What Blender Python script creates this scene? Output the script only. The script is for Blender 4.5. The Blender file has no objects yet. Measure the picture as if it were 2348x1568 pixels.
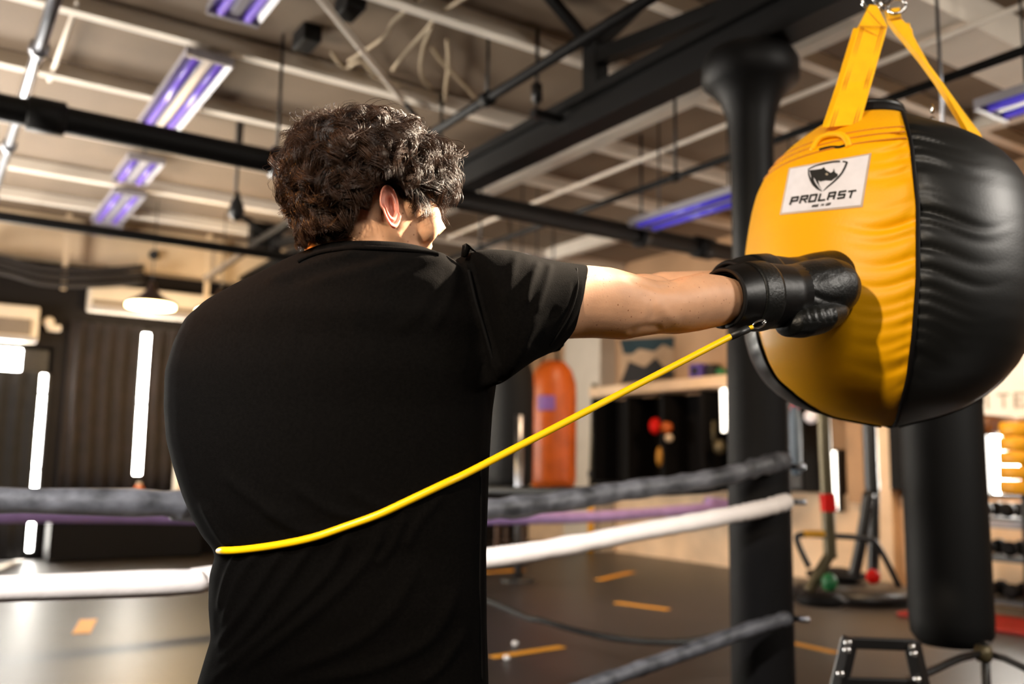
import bpy, bmesh, math, random
import numpy as np
from mathutils import Vector, Matrix
from mathutils.bvhtree import BVHTree

# ------------------------------------------------------------------ camera
scene = bpy.context.scene
FPX, CX, CY, CAMH = 2050.0, 1174.0, 784.0, 1.15
YAW, PIT, ROL = math.radians(33.5), math.radians(7.67), math.radians(0.85)
UP = np.array([0, 0, 1.0])
FW = np.array([math.sin(YAW), math.cos(YAW), 0.0])      # horizontal forward
RT = np.array([math.cos(YAW), -math.sin(YAW), 0.0])     # horizontal right
_f = math.cos(PIT) * FW + math.sin(PIT) * UP
_u = -math.sin(PIT) * FW + math.cos(PIT) * UP
CR = math.cos(ROL) * RT + math.sin(ROL) * _u
CU = -math.sin(ROL) * RT + math.cos(ROL) * _u
CAM = np.array([0, 0, CAMH])
cd = bpy.data.cameras.new('camera')
cam = bpy.data.objects.new('camera', cd)
scene.collection.objects.link(cam)
M = Matrix.Identity(4)
for i in range(3):
    M[i][0], M[i][1], M[i][2], M[i][3] = CR[i], CU[i], -_f[i], CAM[i]
cam.matrix_world = M
cd.sensor_width = 36.0
cd.lens = 36.0 * FPX / 2348.0
cd.clip_start, cd.clip_end = 0.05, 100
cd.dof.use_dof = True
cd.dof.focus_distance = 1.47
cd.dof.aperture_fstop = 2.3
scene.camera = cam

# ------------------------------------------------------------------ view, world, lights
scene.view_settings.view_transform = 'Standard'
scene.view_settings.look = 'None'
scene.view_settings.gamma = 1.0
scene.view_settings.use_curve_mapping = False
scene.view_settings.exposure = 0.0
w = bpy.data.worlds.new('world'); scene.world = w
w.use_nodes = True
w.node_tree.nodes['Background'].inputs[0].default_value = (0.55, 0.6, 0.7, 1)
w.node_tree.nodes['Background'].inputs[1].default_value = 0.3
try:
    scene.cycles.max_bounces = 6
    scene.cycles.sample_clamp_indirect = 6.0
    scene.cycles.caustics_reflective = False
    scene.cycles.caustics_refractive = False
except Exception:
    pass

def light(name, kind, loc, target, power, color, size=0.3, **k):
    d = bpy.data.lights.new(name, kind)
    d.energy = power; d.color = color
    if kind == 'AREA':
        d.shape = 'RECTANGLE'; d.size = size; d.size_y = k.get('size_y', size)
    else:
        d.shadow_soft_size = size
    if kind == 'SPOT':
        d.spot_size = math.radians(k.get('angle', 50)); d.spot_blend = k.get('blend', .4)
    if k.get('spread'): d.spread = math.radians(k['spread'])
    o = bpy.data.objects.new(name, d); scene.collection.objects.link(o)
    o.location = Vector(loc)
    o.rotation_euler = (Vector(target) - Vector(loc)).to_track_quat('-Z', 'Y').to_euler()
    return o
def uvz(u, v, z): return tuple(RT * u + FW * v + UP * z)
# assumed warm lamp up behind the camera's left, the key on the man, his arms and the bag
light('key_lamp', 'SPOT', uvz(-1.35, -.75, 2.4), uvz(.70, 1.8, 1.45), 400, (1, .83, .62), .06, angle=50, blend=.6)
# assumed spotlight under the ceiling beyond the bag: rim on hair front, cheek, shoulder
light('rim_lamp', 'SPOT', uvz(1.5, 2.0, 2.75), uvz(-.08, 1.36, 1.62), 3800, (1, .82, .62), .05, angle=17, blend=.5)
# assumed orange lamp at the left: nape and back of the hair
light('orange_lamp', 'SPOT', uvz(-2.2, 1.32, 1.82), uvz(-.32, 1.42, 1.50), 420, (1, .36, .06), .08, angle=15, blend=.7)
# added spot that whitens the ring ropes, no known fixture
light('ring_lamp', 'SPOT', (-1.9, .2, 3.5), (1.0, 2.9, .85), 1800, (1, .98, .97), .12, angle=40, blend=.8)
# added soft fill from above and behind the camera
light('rear_ceiling_light', 'AREA', uvz(.5, -1.7, 3.5), uvz(.7, 1.6, 1.3), 62, (1, .90, .78), 1.4, size_y=.5)
# assumed daylight thrown up from the left, where the wall has no window
light('window_light', 'AREA', (-4.6, 7.2, 1.5), (.2, 8.0, 3.9), 560, (1, .92, .82), 1.6, size_y=5.0, spread=95)
light('right_ceiling_light', 'AREA', (4.3, -1.9, 3.3), (2.2, 1.3, 1.4), 150, (1, .93, .84), 1.3, size_y=.6)  # added fill from the right behind the camera, no fixture
# added warm spots shining down on the training floor and the far wall on the right
light('training_lamp', 'SPOT', (5.6, 6.8, 3.3), (6.6, 6.9, 0), 155, (1, .68, .40), .2, angle=120, blend=.8)
light('rack_lamp', 'SPOT', (5.9, 3.6, 3.2), (7.8, 5.0, 1.0), 215, (1, .67, .37), .2, angle=128, blend=.6)
light('pendant_light', 'POINT', (2.1, 9.7, 2.62), (0, 0, 0), 130, (1, .70, .36), .12)

# ------------------------------------------------------------------ pixel -> point on a known plane / distance
def ray(px, py): return _f + (px - CX) / FPX * CR - (py - CY) / FPX * CU
def P(px, py, v):
    d = ray(px, py); return CAM + d * (v / d.dot(FW))
def onz(px, py, z):
    d = ray(px, py); return CAM + d * ((z - CAMH) / d[2])
def ony(px, py, y):
    d = ray(px, py); return CAM + d * (y / d[1])
def onx(px, py, x):
    d = ray(px, py); return CAM + d * (x / d[0])
def proj(p):
    d = np.asarray(p) - CAM; k = d.dot(_f)
    return CX + FPX * d.dot(CR) / k, CY - FPX * d.dot(CU) / k

# ------------------------------------------------------------------ materials
def lin(c):
    return tuple(((x / 255) / 12.92 if x / 255 <= .04045 else ((x / 255 + .055) / 1.055) ** 2.4) for x in c)
MATS = {}
def mat(name, rgb, rough=.6, metal=0, spec=.5, var=.12, scale=8.0, bump=0, bscale=60, emit=None, estr=0, sheen=0, coat=0, sss=0):
    m = bpy.data.materials.new(name); m.use_nodes = True
    nt = m.node_tree; b = nt.nodes['Principled BSDF']
    c = lin(rgb)
    b.inputs['Roughness'].default_value = rough
    b.inputs['Metallic'].default_value = metal
    b.inputs['Specular IOR Level'].default_value = spec
    if sheen:
        b.inputs['Sheen Weight'].default_value = sheen; b.inputs['Sheen Roughness'].default_value = .4
    if coat:
        b.inputs['Coat Weight'].default_value = coat; b.inputs['Coat Roughness'].default_value = .2
    if sss:
        b.inputs['Subsurface Weight'].default_value = sss
        b.inputs['Subsurface Radius'].default_value = (.012, .005, .003)
        b.inputs['Subsurface Scale'].default_value = 1.0
    tc = nt.nodes.new('ShaderNodeTexCoord')
    if var > 0:
        n = nt.nodes.new('ShaderNodeTexNoise'); n.inputs['Scale'].default_value = scale
        n.inputs['Detail'].default_value = 4
        r = nt.nodes.new('ShaderNodeValToRGB')
        r.color_ramp.elements[0].position = .3; r.color_ramp.elements[1].position = .7
        r.color_ramp.elements[0].color = (*[x * (1 - var) for x in c], 1)
        r.color_ramp.elements[1].color = (*[min(1, x * (1 + var)) for x in c], 1)
        nt.links.new(tc.outputs['Object'], n.inputs['Vector'])
        nt.links.new(n.outputs['Fac'], r.inputs['Fac'])
        nt.links.new(r.outputs['Color'], b.inputs['Base Color'])
    else:
        b.inputs['Base Color'].default_value = (*c, 1)
    if bump:
        n2 = nt.nodes.new('ShaderNodeTexNoise'); n2.inputs['Scale'].default_value = bscale
        n2.inputs['Detail'].default_value = 3
        bp = nt.nodes.new('ShaderNodeBump'); bp.inputs['Strength'].default_value = bump
        bp.inputs['Distance'].default_value = .004
        nt.links.new(tc.outputs['Object'], n2.inputs['Vector'])
        nt.links.new(n2.outputs['Fac'], bp.inputs['Height'])
        nt.links.new(bp.outputs['Normal'], b.inputs['Normal'])
    if emit:
        b.inputs['Emission Color'].default_value = (*lin(emit), 1)
        b.inputs['Emission Strength'].default_value = estr
    MATS[name] = m
    return m

# room
mat('ceiling_paint', (122, 105, 87), .8, bump=.3, bscale=14, var=.08, scale=2)
mat('joist_paint', (232, 222, 208), .7, var=.06, scale=3)
mat('north_wall_dark', (24, 20, 19), .8, spec=.2, var=.2, scale=3)
mat('beam_cream', (214, 190, 158), .7, var=.08, scale=2)
mat('east_wall_tan', (176, 140, 106), .8, var=.1, scale=2)
mat('panel_light', (232, 200, 165), .7, var=.1, scale=4)
mat('plaster_white', (205, 195, 180), .8, var=.06, scale=3)
mat('wall_grey', (90, 80, 70), .8, var=.1)
mat('glow_pane', (255, 250, 240), .5, emit=(255, 250, 240), estr=45, var=0)
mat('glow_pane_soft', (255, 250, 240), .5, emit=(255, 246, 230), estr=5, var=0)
mat('frame_dark', (30, 26, 24), .5)
# metals and plastics
mat('black_paint', (10, 9, 9), .55, spec=.22, var=.25, scale=12, bump=.15, bscale=30)
mat('black_steel', (26, 25, 25), .38, var=.2)
mat('steel_grey', (150, 152, 158), .28, metal=1, var=.1)
mat('chrome', (205, 205, 205), .15, metal=1, var=.03)
mat('white_plastic', (222, 208, 188), .5, var=.04)
mat('grey_plastic', (120, 108, 96), .6, var=.06)
mat('fixture_white', (150, 146, 152), .35, var=.04)
mat('violet_tube', (120, 95, 190), .25, emit=(88, 62, 176), estr=.4, var=0)
mat('blue_violet_tube', (80, 70, 200), .25, emit=(62, 52, 150), estr=.5, var=0)
mat('lamp_glow', (255, 225, 160), .5, emit=(255, 214, 140), estr=30, var=0)
mat('lamp_shade_metal', (60, 45, 34), .45, metal=.6)
# cloth, leather
mat('shirt_cotton', (9, 8, 7.5), .9, spec=.02, var=.2, scale=220, bump=.25, bscale=700, sheen=.004)
mat('shirt_seam', (7, 6, 6), .9, spec=.1, var=.1)
mat('trousers_cloth', (26, 26, 30), .9, spec=.15, sheen=.1)
mat('shoe_black', (24, 24, 25), .5)
mat('shoe_sole', (210, 208, 200), .6)
mat('yellow_vinyl', (244, 174, 3), .46, spec=.3, var=.05, scale=5, bump=.10, bscale=260)
mat('yellow_web', (250, 186, 4), .6, spec=.3, var=.06, scale=30, bump=.3, bscale=400)
mat('bag_dull_black', (12, 12, 12), .62, spec=.25, bump=.2, bscale=90)
mat('black_vinyl', (13, 14, 14), .42, spec=.42, var=.12, bump=.05, bscale=180)
mat('black_trim', (15, 13, 13), .65, spec=.15)
mat('column_foam', (14, 12, 12), .7, spec=.2, bump=.2)
mat('label_white', (226, 224, 234), .7, var=.04, scale=40)
mat('label_edge', (196, 176, 160), .7)
mat('label_ink', (22, 20, 20), .7, var=0)
mat('label_grey', (168, 158, 142), .7, var=0)
mat('glove_leather', (9, 10, 9), .42, spec=.26, var=.15, scale=20, bump=.22, bscale=160)
mat('glove_cuff', (8, 7, 7), .4, spec=.2, var=.1, bump=.1)
mat('band_rubber', (252, 200, 4), .35, var=.02)
mat('band_sleeve', (18, 18, 18), .45)
mat('curtain_dark', (32, 25, 25), .9, var=.3, scale=5)
mat('curtain_black', (28, 27, 29), .9, var=.2)
mat('rope_dark', (12, 12, 12), .6, spec=.2)
mat('rope_black', (80, 80, 84), .5, var=.8, scale=11, bump=.9, bscale=22)  # noise puts the folds' shine and shade into the colour
mat('rope_white', (236, 226, 220), .6, var=.05, bump=.5, bscale=25)
mat('rope_violet', (176, 146, 208), .6, var=.12)
mat('orange_vinyl', (184, 84, 8), .45, var=.2, scale=5)
mat('violet_patch', (130, 92, 170), .6)
mat('red_paint', (214, 20, 8), .6, spec=.2)
mat('red_mat', (150, 26, 10), .7)
mat('green_paint', (30, 110, 60), .5)
mat('gold_paint', (176, 124, 34), .4, metal=.3)
mat('yellow_bumper', (236, 168, 18), .5)
mat('tape_orange', (222, 150, 24), .6, var=.05)
mat('tape_white', (240, 236, 228), .6, var=.03)
mat('brown_leather', (96, 56, 26), .5)
mat('olive_steel', (96, 86, 62), .4, metal=.4)
mat('poster_paper', (176, 146, 116), .8)
mat('poster_dark', (34, 32, 32), .8)
mat('poster_teal', (26, 48, 54), .8)
mat('violet_box', (86, 66, 150), .6)
mat('cable_pale', (182, 164, 136), .6)
mat('cable_dark', (42, 37, 34), .6)
mat('hair_brown', (39, 24, 14), .40, spec=.16, var=.35, scale=30)
mat('hair_under', (24, 14, 9), .6, spec=.3, var=.3, scale=60)
mat('bench_wood', (70, 48, 32), .6)

# skin with freckles
def skin():
    m = mat('skin', (204, 156, 122), .52, spec=.32, var=.09, scale=22, bump=.05, bscale=320, sss=.12)
    nt = m.node_tree; b = nt.nodes['Principled BSDF']
    src = b.inputs['Base Color'].links[0].from_socket
    tc = [n for n in nt.nodes if n.type == 'TEX_COORD'][0]
    v = nt.nodes.new('ShaderNodeTexVoronoi'); v.inputs['Scale'].default_value = 105
    v.inputs['Randomness'].default_value = 1
    nt.links.new(tc.outputs['Object'], v.inputs['Vector'])
    r = nt.nodes.new('ShaderNodeValToRGB')
    r.color_ramp.elements[0].position = .10; r.color_ramp.elements[0].color = (1, 1, 1, 1)
    r.color_ramp.elements[1].position = .19; r.color_ramp.elements[1].color = (0, 0, 0, 1)
    nt.links.new(v.outputs['Distance'], r.inputs['Fac'])
    n = nt.nodes.new('ShaderNodeTexNoise'); n.inputs['Scale'].default_value = 38
    nt.links.new(tc.outputs['Object'], n.inputs['Vector'])
    r2 = nt.nodes.new('ShaderNodeValToRGB')
    r2.color_ramp.elements[0].position = .44; r2.color_ramp.elements[1].position = .6
    r2.color_ramp.elements[1].color = (.75, .75, .75, 1)
    nt.links.new(n.outputs['Fac'], r2.inputs['Fac'])
    mu = nt.nodes.new('ShaderNodeMath'); mu.operation = 'MULTIPLY'
    nt.links.new(r.outputs['Color'], mu.inputs[0]); nt.links.new(r2.outputs['Color'], mu.inputs[1])
    mx = nt.nodes.new('ShaderNodeMix'); mx.data_type = 'RGBA'
    nt.links.new(mu.outputs[0], mx.inputs['Factor'])
    nt.links.new(src, mx.inputs['A'])
    mx.inputs['B'].default_value = (*lin((128, 74, 44)), 1)
    nt.links.new(mx.outputs['Result'], b.inputs['Base Color'])
skin()
mat('skin_ear', (204, 128, 108), .45, var=.08, scale=30, sss=.2)

# rubber floor with tile seams
def floor_mat():
    m = mat('rubber_floor', (37, 30, 26), .41, spec=.8, var=.18, scale=3, bump=.25, bscale=9)
    nt = m.node_tree; b = nt.nodes['Principled BSDF']
    src = b.inputs['Base Color'].links[0].from_socket
    tc = [n for n in nt.nodes if n.type == 'TEX_COORD'][0]
    br = nt.nodes.new('ShaderNodeTexBrick')
    br.offset = 0; br.inputs['Scale'].default_value = 1.0
    br.inputs['Brick Width'].default_value = 1.22; br.inputs['Row Height'].default_value = 1.22
    br.inputs['Mortar Size'].default_value = .008
    br.inputs['Color1'].default_value = (1, 1, 1, 1); br.inputs['Color2'].default_value = (.9, .9, .9, 1)
    br.inputs['Mortar'].default_value = (.35, .35, .35, 1)
    nt.links.new(tc.outputs['Object'], br.inputs['Vector'])
    mx = nt.nodes.new('ShaderNodeMix'); mx.data_type = 'RGBA'; mx.blend_type = 'MULTIPLY'
    mx.inputs['Factor'].default_value = 1
    nt.links.new(src, mx.inputs['A']); nt.links.new(br.outputs['Color'], mx.inputs['B'])
    nt.links.new(mx.outputs['Result'], b.inputs['Base Color'])
floor_mat()

# ------------------------------------------------------------------ mesh builder
def nrm(a):
    a = np.asarray(a, float); return a / (np.linalg.norm(a) + 1e-12)
def perp(t):
    a = UP if abs(t[2]) < .9 else np.array([1.0, 0, 0])
    s = nrm(np.cross(t, a)); return s, np.cross(s, t)
class MB:
    def __init__(s): s.v = []; s.f = []
    def add(s, vs, fs):
        o = len(s.v); s.v += [tuple(map(float, x)) for x in vs]
        s.f += [tuple(i + o for i in q) for q in fs]; return s
    def box(s, c, size, R=None):
        c = np.asarray(c, float); h = np.asarray(size, float) / 2
        R = np.eye(3) if R is None else R
        vs = [c + R @ (h * np.array(k)) for k in ((-1,-1,-1),(1,-1,-1),(1,1,-1),(-1,1,-1),(-1,-1,1),(1,-1,1),(1,1,1),(-1,1,1))]
        return s.add(vs, [(0,3,2,1),(4,5,6,7),(0,1,5,4),(1,2,6,5),(2,3,7,6),(3,0,4,7)])
    def beam(s, p, q, wd, ht):
        p = np.asarray(p, float); q = np.asarray(q, float); t = nrm(q - p); a, b = perp(t)
        R = np.stack([t, a, b], 1)
        return s.box((p + q) / 2, (np.linalg.norm(q - p), wd, ht), R)
    def rings(s, rs, cap=True, close=True):
        o = len(s.v); n = len(rs[0])
        for r in rs: s.v += [tuple(map(float, x)) for x in r]
        for i in range(len(rs) - 1):
            for j in range(n if close else n - 1):
                k = (j + 1) % n
                s.f.append((o+i*n+j, o+i*n+k, o+(i+1)*n+k, o+(i+1)*n+j))
        if cap:
            s.f.append(tuple(o + j for j in reversed(range(n))))
            s.f.append(tuple(o + (len(rs)-1)*n + j for j in range(n)))
        return s
    def tube(s, pts, r, n=10, cap=True):
        pts = [np.asarray(p, float) for p in pts]
        rr = r if hasattr(r, '__len__') else [r] * len(pts)
        rs = []; a = None
        for i, p in enumerate(pts):
            t = nrm(pts[min(i+1, len(pts)-1)] - pts[max(i-1, 0)])
            if a is None: a, b = perp(t)
            else:
                a = nrm(a - t * a.dot(t)); b = np.cross(t, a)
            b = np.cross(t, a)
            rs.append([p + rr[i] * (math.cos(2*math.pi*k/n) * a + math.sin(2*math.pi*k/n) * b) for k in range(n)])
        return s.rings(rs, cap)
    def lathe(s, prof, c, n=24, ax=(0,0,1), cap=True):
        ax = nrm(ax); a, b = perp(ax); c = np.asarray(c, float)
        return s.rings([[c + ax*z + max(r, 1e-4)*(math.cos(2*math.pi*k/n)*a + math.sin(2*math.pi*k/n)*b) for k in range(n)] for r, z in prof], cap)
    def ell(s, c, rad, R=None, n=16, m=10):
        c = np.asarray(c, float); rad = np.asarray(rad, float)
        if rad.ndim == 0: rad = np.array([rad]*3)
        R = np.eye(3) if R is None else R
        rs = []
        for i in range(m + 1):
            th = math.pi * (i + .001) / (m + .002)
            rs.append([c + R @ (rad * np.array([math.sin(th)*math.cos(2*math.pi*k/n), math.sin(th)*math.sin(2*math.pi*k/n), -math.cos(th)])) for k in range(n)])
        return s.rings(rs, True)
    def prism(s, poly, off):
        off = np.asarray(off, float); n = len(poly)
        vs = [np.asarray(p, float) for p in poly]
        s.add(vs + [v + off for v in vs], [tuple(reversed(range(n))), tuple(range(n, 2*n))] + [(i, (i+1) % n, n+(i+1) % n, n+i) for i in range(n)])
        return s
    def build(s, name, material, parent=None, smooth=True, base=None, bevel=0, subd=0):
        me = bpy.data.meshes.new(name)
        vs = np.array(s.v)
        if parent is not None: org = WPOS[parent.name]
        else: org = np.array([(vs[:,0].min()+vs[:,0].max())/2, (vs[:,1].min()+vs[:,1].max())/2, vs[:,2].min()]) if base is None else np.asarray(base, float)
        me.from_pydata((vs - org).tolist(), [], s.f)
        bm = bmesh.new(); bm.from_mesh(me); bmesh.ops.recalc_face_normals(bm, faces=bm.faces); bm.to_mesh(me); bm.free()
        me.materials.append(MATS[material] if isinstance(material, str) else material)
        me.polygons.foreach_set('use_smooth', [smooth] * len(me.polygons))
        o = bpy.data.objects.new(name, me); scene.collection.objects.link(o)
        if parent is not None: o.parent = parent; WPOS[o.name] = org
        else: o.location = org; WPOS[o.name] = org
        if bevel:
            b = o.modifiers.new('bevel', 'BEVEL'); b.width = bevel; b.segments = 2; b.limit_method = 'ANGLE'
        if subd:
            b = o.modifiers.new('subd', 'SUBSURF'); b.levels = subd; b.render_levels = subd
        return o
WPOS = {}
def thing(name, label, cat, loc=(0,0,0), group=None):
    o = bpy.data.objects.new(name, None); scene.collection.objects.link(o)
    o.location = Vector([float(x) for x in loc]); o.empty_display_size = .1
    WPOS[o.name] = np.asarray(loc, float)
    return tag(o, label, cat, group)
def tag(o, label=None, cat=None, group=None, kind=None):
    if label: o['label'] = label
    if cat: o['category'] = cat
    if group: o['group'] = group
    if kind: o['kind'] = kind
    return o
def struct(o): o['kind'] = 'structure'; return o
def dup(root, loc, label=None, rotz=None):
    r = root.copy(); scene.collection.objects.link(r); r.location = Vector([float(x) for x in loc])
    if rotz is not None: r.rotation_euler[2] = rotz
    if label: r['label'] = label
    for ch in list(root.children):
        c = ch.copy(); scene.collection.objects.link(c); c.parent = r
        for g in list(ch.children):
            d = g.copy(); scene.collection.objects.link(d); d.parent = c
    WPOS[r.name] = np.asarray(loc, float)
    return r
def spline(pts, n=40):
    pts = np.array([np.asarray(p, float) for p in pts]); k = len(pts)
    out = []
    for t in np.linspace(0, k - 1, n):
        i = min(int(t), k - 2); u = t - i
        p0, p1, p2, p3 = pts[max(i-1,0)], pts[i], pts[i+1], pts[min(i+2,k-1)]
        out.append(.5*((2*p1) + (-p0+p2)*u + (2*p0-5*p1+4*p2-p3)*u*u + (-p0+3*p1-3*p2+p3)*u**3))
    return out
# ------------------------------------------------------------------ room shell
XW, YN, X0, Y0, ZC = 7.9, 11.4, -5.0, -3.6, 3.87
struct(MB().box(((XW+X0)/2, (YN+Y0)/2, -.05), (XW-X0+.4, YN-Y0+.4, .1)).build('floor', 'rubber_floor', smooth=False, base=(0,0,0)))
ceil = struct(MB().box(((XW+X0)/2, (YN+Y0)/2, ZC+.05), (XW-X0+.4, YN-Y0+.4, .1)).build('ceiling', 'ceiling_paint', smooth=False))
for y in (-2.2, -.8, .6, 1.5, 2.75, 3.6, 4.45, 5.65, 6.73, 7.88, 9.2, 10.3):
    wd, hg = (.36, .22) if y == 2.75 else (.085, .11)
    MB().box(((XW+X0)/2, y, 3.875 - hg/2), (XW-X0-.02, wd, hg)).build('joist', 'joist_paint', ceil, smooth=False)
for x in (-1.8, 4.42, 6.6):
    MB().box((x, (YN+Y0)/2, 3.80), (.12, YN-Y0-.02, .16)).build('girder', 'joist_paint', ceil, smooth=False)
# north wall with two window openings: panels (x0,x1,z0,z1)
wm = MB()
def wpanel(x0, x1, z0, z1): wm.box(((x0+x1)/2, YN+.1, (z0+z1)/2), (x1-x0, .2, z1-z0))
wpanel(X0, -2.4, 0, ZC); wpanel(-2.4, 1.24, 2.38, ZC); wpanel(1.24, 1.42, 0, ZC)
wpanel(1.42, 3.0, 0, .9); wpanel(1.42, 3.0, 2.68, ZC); wpanel(3.0, XW, 0, ZC)
wpanel(-2.4, 1.24, 0, .05)
struct(wm.build('wall_north', 'north_wall_dark', smooth=False))
for i, (x0, x1, z0, z1) in enumerate(((-2.4, 1.24, .05, 2.38), (1.42, 3.0, .9, 2.68))):  # first window runs on out of view at the left, that stretch assumed
    wr = struct(MB().box(((x0+x1)/2, YN+.13, (z0+z1)/2), (x1-x0, .03, z1-z0)).build('window_%d' % (i+1), 'glow_pane', smooth=False))
    fr = MB()
    for x in (x0+.02, x1-.02): fr.box((x, YN+.06, (z0+z1)/2), (.04, .08, z1-z0))
    for z in (z0+.02, z1-.02): fr.box(((x0+x1)/2, YN+.06, z), (x1-x0, .08, .04))
    for z in ((1.00, .45, 1.85) if i == 0 else (1.78,)): fr.box(((x0+x1)/2, YN+.08, z), (x1-x0, .05, .035 if i else .03))
    if i == 0: fr.box((1.09, YN+.05, 2.23), (.32, .06, .32))
    fr.build('window_frame', 'frame_dark', wr, smooth=False)
# cream beam along the top of the north wall
struct(MB().box(((XW+X0)/2, YN-.12, 3.61), (XW-X0, .24, .5)).build('trim_1', 'beam_cream', smooth=False))
# east wall: window opening on the right
em = MB()
def epanel(y0, y1, z0, z1): em.box((XW+.1, (y0+y1)/2, (z0+z1)/2), (.2, y1-y0, z1-z0))
epanel(Y0, 3.6, 0, ZC); epanel(3.6, 4.36, 0, .9); epanel(3.6, 4.36, 1.58, ZC); epanel(4.36, YN, 0, ZC)
struct(em.build('wall_east', 'east_wall_tan', smooth=False))
w3 = struct(MB().box((XW+.13, 3.98, 1.24), (.03, .76, .68)).build('window_3', 'glow_pane', smooth=False))
fr = MB()
for y in (3.62, 4.34): fr.box((XW+.06, y, 1.24), (.08, .04, .68))
for z in (.92, 1.56): fr.box((XW+.06, 3.98, z), (.08, .76, .04))
fr.build('window_frame', 'frame_dark', w3, smooth=False)
struct(MB().box((X0-.1, (YN+Y0)/2, ZC/2), (.2, YN-Y0+.4, ZC)).build('wall_west', 'wall_grey', smooth=False))
struct(MB().box(((XW+X0)/2, Y0-.1, ZC/2), (XW-X0, .2, ZC)).build('wall_south', 'wall_grey', smooth=False))
# pale lower panelling and white corner pier on the east wall
struct(MB().box((XW-.02, 6.9, .44), (.04, 8.9, .88)).build('trim_2', 'panel_light', smooth=False))
struct(MB().box((XW-.14, 9.75, ZC/2), (.28, .8, ZC)).build('trim_3', 'plaster_white', smooth=False))

# ------------------------------------------------------------------ column, truss, pipes
CO = np.array([3.29, 2.87, 0])
col = thing('cast_iron_column', 'black cast iron column with flared top and dark padded shaft, right of the man', 'column', CO)
MB().lathe([(.103,0),(.103,2.6),(.105,2.75),(.118,2.85),(.15,2.94),(.20,3.0),(.235,3.03),(.235,3.12),(.21,3.17)], CO, 32).build('shaft', 'black_paint', col)
MB().lathe([(.13,.02),(.142,.04),(.142,1.0),(.139,1.5),(.132,1.92),(.11,1.94)], CO, 32).build('column_pad', 'column_foam', col)
for z in (1.15, .99, .47):
    MB().tube([CO + np.array([.09, -.11, z]), CO + np.array([.125, -.165, z])], .014, 8).build('rope_hook', 'steel_grey', col)

TR = 3.3
tr = thing('roof_truss', 'black riveted steel truss running diagonally overhead from the column', 'truss', (TR, 2.87, 3.18))
MB().box((TR, 4.6, 3.205), (.17, 13.2, .05)).box((TR-.06, 4.6, 3.26), (.03, 13.2, .08)).box((TR+.06, 4.6, 3.26), (.03, 13.2, .08)).build('lower_flange', 'black_paint', tr, smooth=False)
MB().box((TR, 4.6, 3.40), (.13, 13.2, .06)).box((TR, 4.6, 3.33), (.03, 13.2, .1)).build('upper_bar', 'black_paint', tr, smooth=False)
for y in (4.1, 7.2, 10.0):
    MB().box((TR, y, 3.56), (.10, .13, .32)).build('joint_post', 'black_paint', tr, smooth=False)
    ea = onz(1255, -14, 3.86) + np.array([0, y-4.1, 0]); eb = onz(1492, -14, 3.86) + np.array([0, y-4.1, 0])   # sway braces up to the ceiling
    MB().beam((TR, y+.02, 3.70), ea, .055, .055).build('diagonal', 'black_paint', tr, smooth=False)
    MB().beam((TR, y-.02, 3.70), eb, .055, .055).build('diagonal', 'black_paint', tr, smooth=False)
    MB().beam((TR, y-.05, 3.62), (TR, y-1.35, 3.45), .09, .09).build('brace', 'black_paint', tr, smooth=False)
for y in (4.37, 5.6, 6.3):
    MB().tube([(TR-.25, y, 3.35), (TR-.25, y, 3.86)], .012, 8).box((TR-.25, y, 3.44), (.05, .05, .12)).build('hanger_rod', 'black_steel', tr)
MB().box((TR-.13, 4.37, 3.30), (.3, .06, .05)).build('hanger_bracket', 'black_steel', tr, smooth=False)

def pipe(name, label, a, b, r, material, couplings=(), hangers=(), cr=1.5):
    a = np.array(a, float); b = np.array(b, float); t = nrm(b - a)
    o = thing(name, label, 'pipe', (a + b) / 2)
    MB().tube([a, b], r, 16).build('pipe_run', material, o)
    for c in couplings:
        c = a + t * c
        MB().tube([c - t*r*1.3, c - t*r*1.2, c + t*r*1.2, c + t*r*1.3], [r*1.1, r*cr, r*cr, r*1.1], 16).build('coupling', material, o)
    for h in hangers:
        c = a + t * h
        MB().tube([c, (c[0], c[1], 3.86)], .011, 8).build('hanger_rod', 'black_steel', o)
        MB().tube([c - t*.035, c + t*.035], r*1.35, 14).build('hanger_clamp', 'black_steel', o)
    return o
pipe('overhead_pipe', 'thick black pipe crossing behind the head from upper left to the column', (-4.9, 5.36, 3.0), (6.6, 5.36, 3.0), .075, 'black_paint', (5.35, 10.4), (6.65, 9.7), 1.28)
pipe('overhead_pipe', 'thinner black pipe lower on the left, parallel to the thick one', (-4.9, 7.9, 3.0), (7.7, 7.9, 3.0), .042, 'black_paint', (), ())
pipe('sprinkler_pipe', 'slim black sprinkler pipe with a coupling left of the truss', (2.86, .5, 3.45), (2.86, 9.5, 3.45), .032, 'black_paint', (4.15,), (4.15, 6.5))
pipe('sprinkler_pipe', 'slim black pipe just above the violet tubes right of the column', (4.26, -.5, 3.14), (4.26, 10.5, 3.14), .024, 'black_paint', (4.9,), (4.9, 7.5))
pipe('steel_pipe', 'shiny galvanised steel pipe running away at upper left', (.40, 1.5, 3.45), (.40, 11.0, 3.45), .034, 'steel_grey', (4.05, 6.0, 7.7), (), 1.6)
pipe('conduit', 'thin pale conduit beside the shiny steel pipe', (.58, 5.55, 3.8), (.58, 6.9, 3.8), .016, 'joist_paint')
pipe('conduit', 'straight pale conduit slanting down to the hair from the top edge', onz(705, -40, 3.72), onz(925, 233, 3.72), .02, 'joist_paint')
pipe('conduit', 'dark conduit end touching the hair at the end of the slanting pale one', onz(928, 236, 3.72), onz(975, 295, 3.72), .02, 'black_steel')
pipe('conduit', 'thin pale conduit above the slim black pipe right of the truss', (4.75, .8, 3.62), (4.75, 8.5, 3.62), .018, 'joist_paint')
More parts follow.
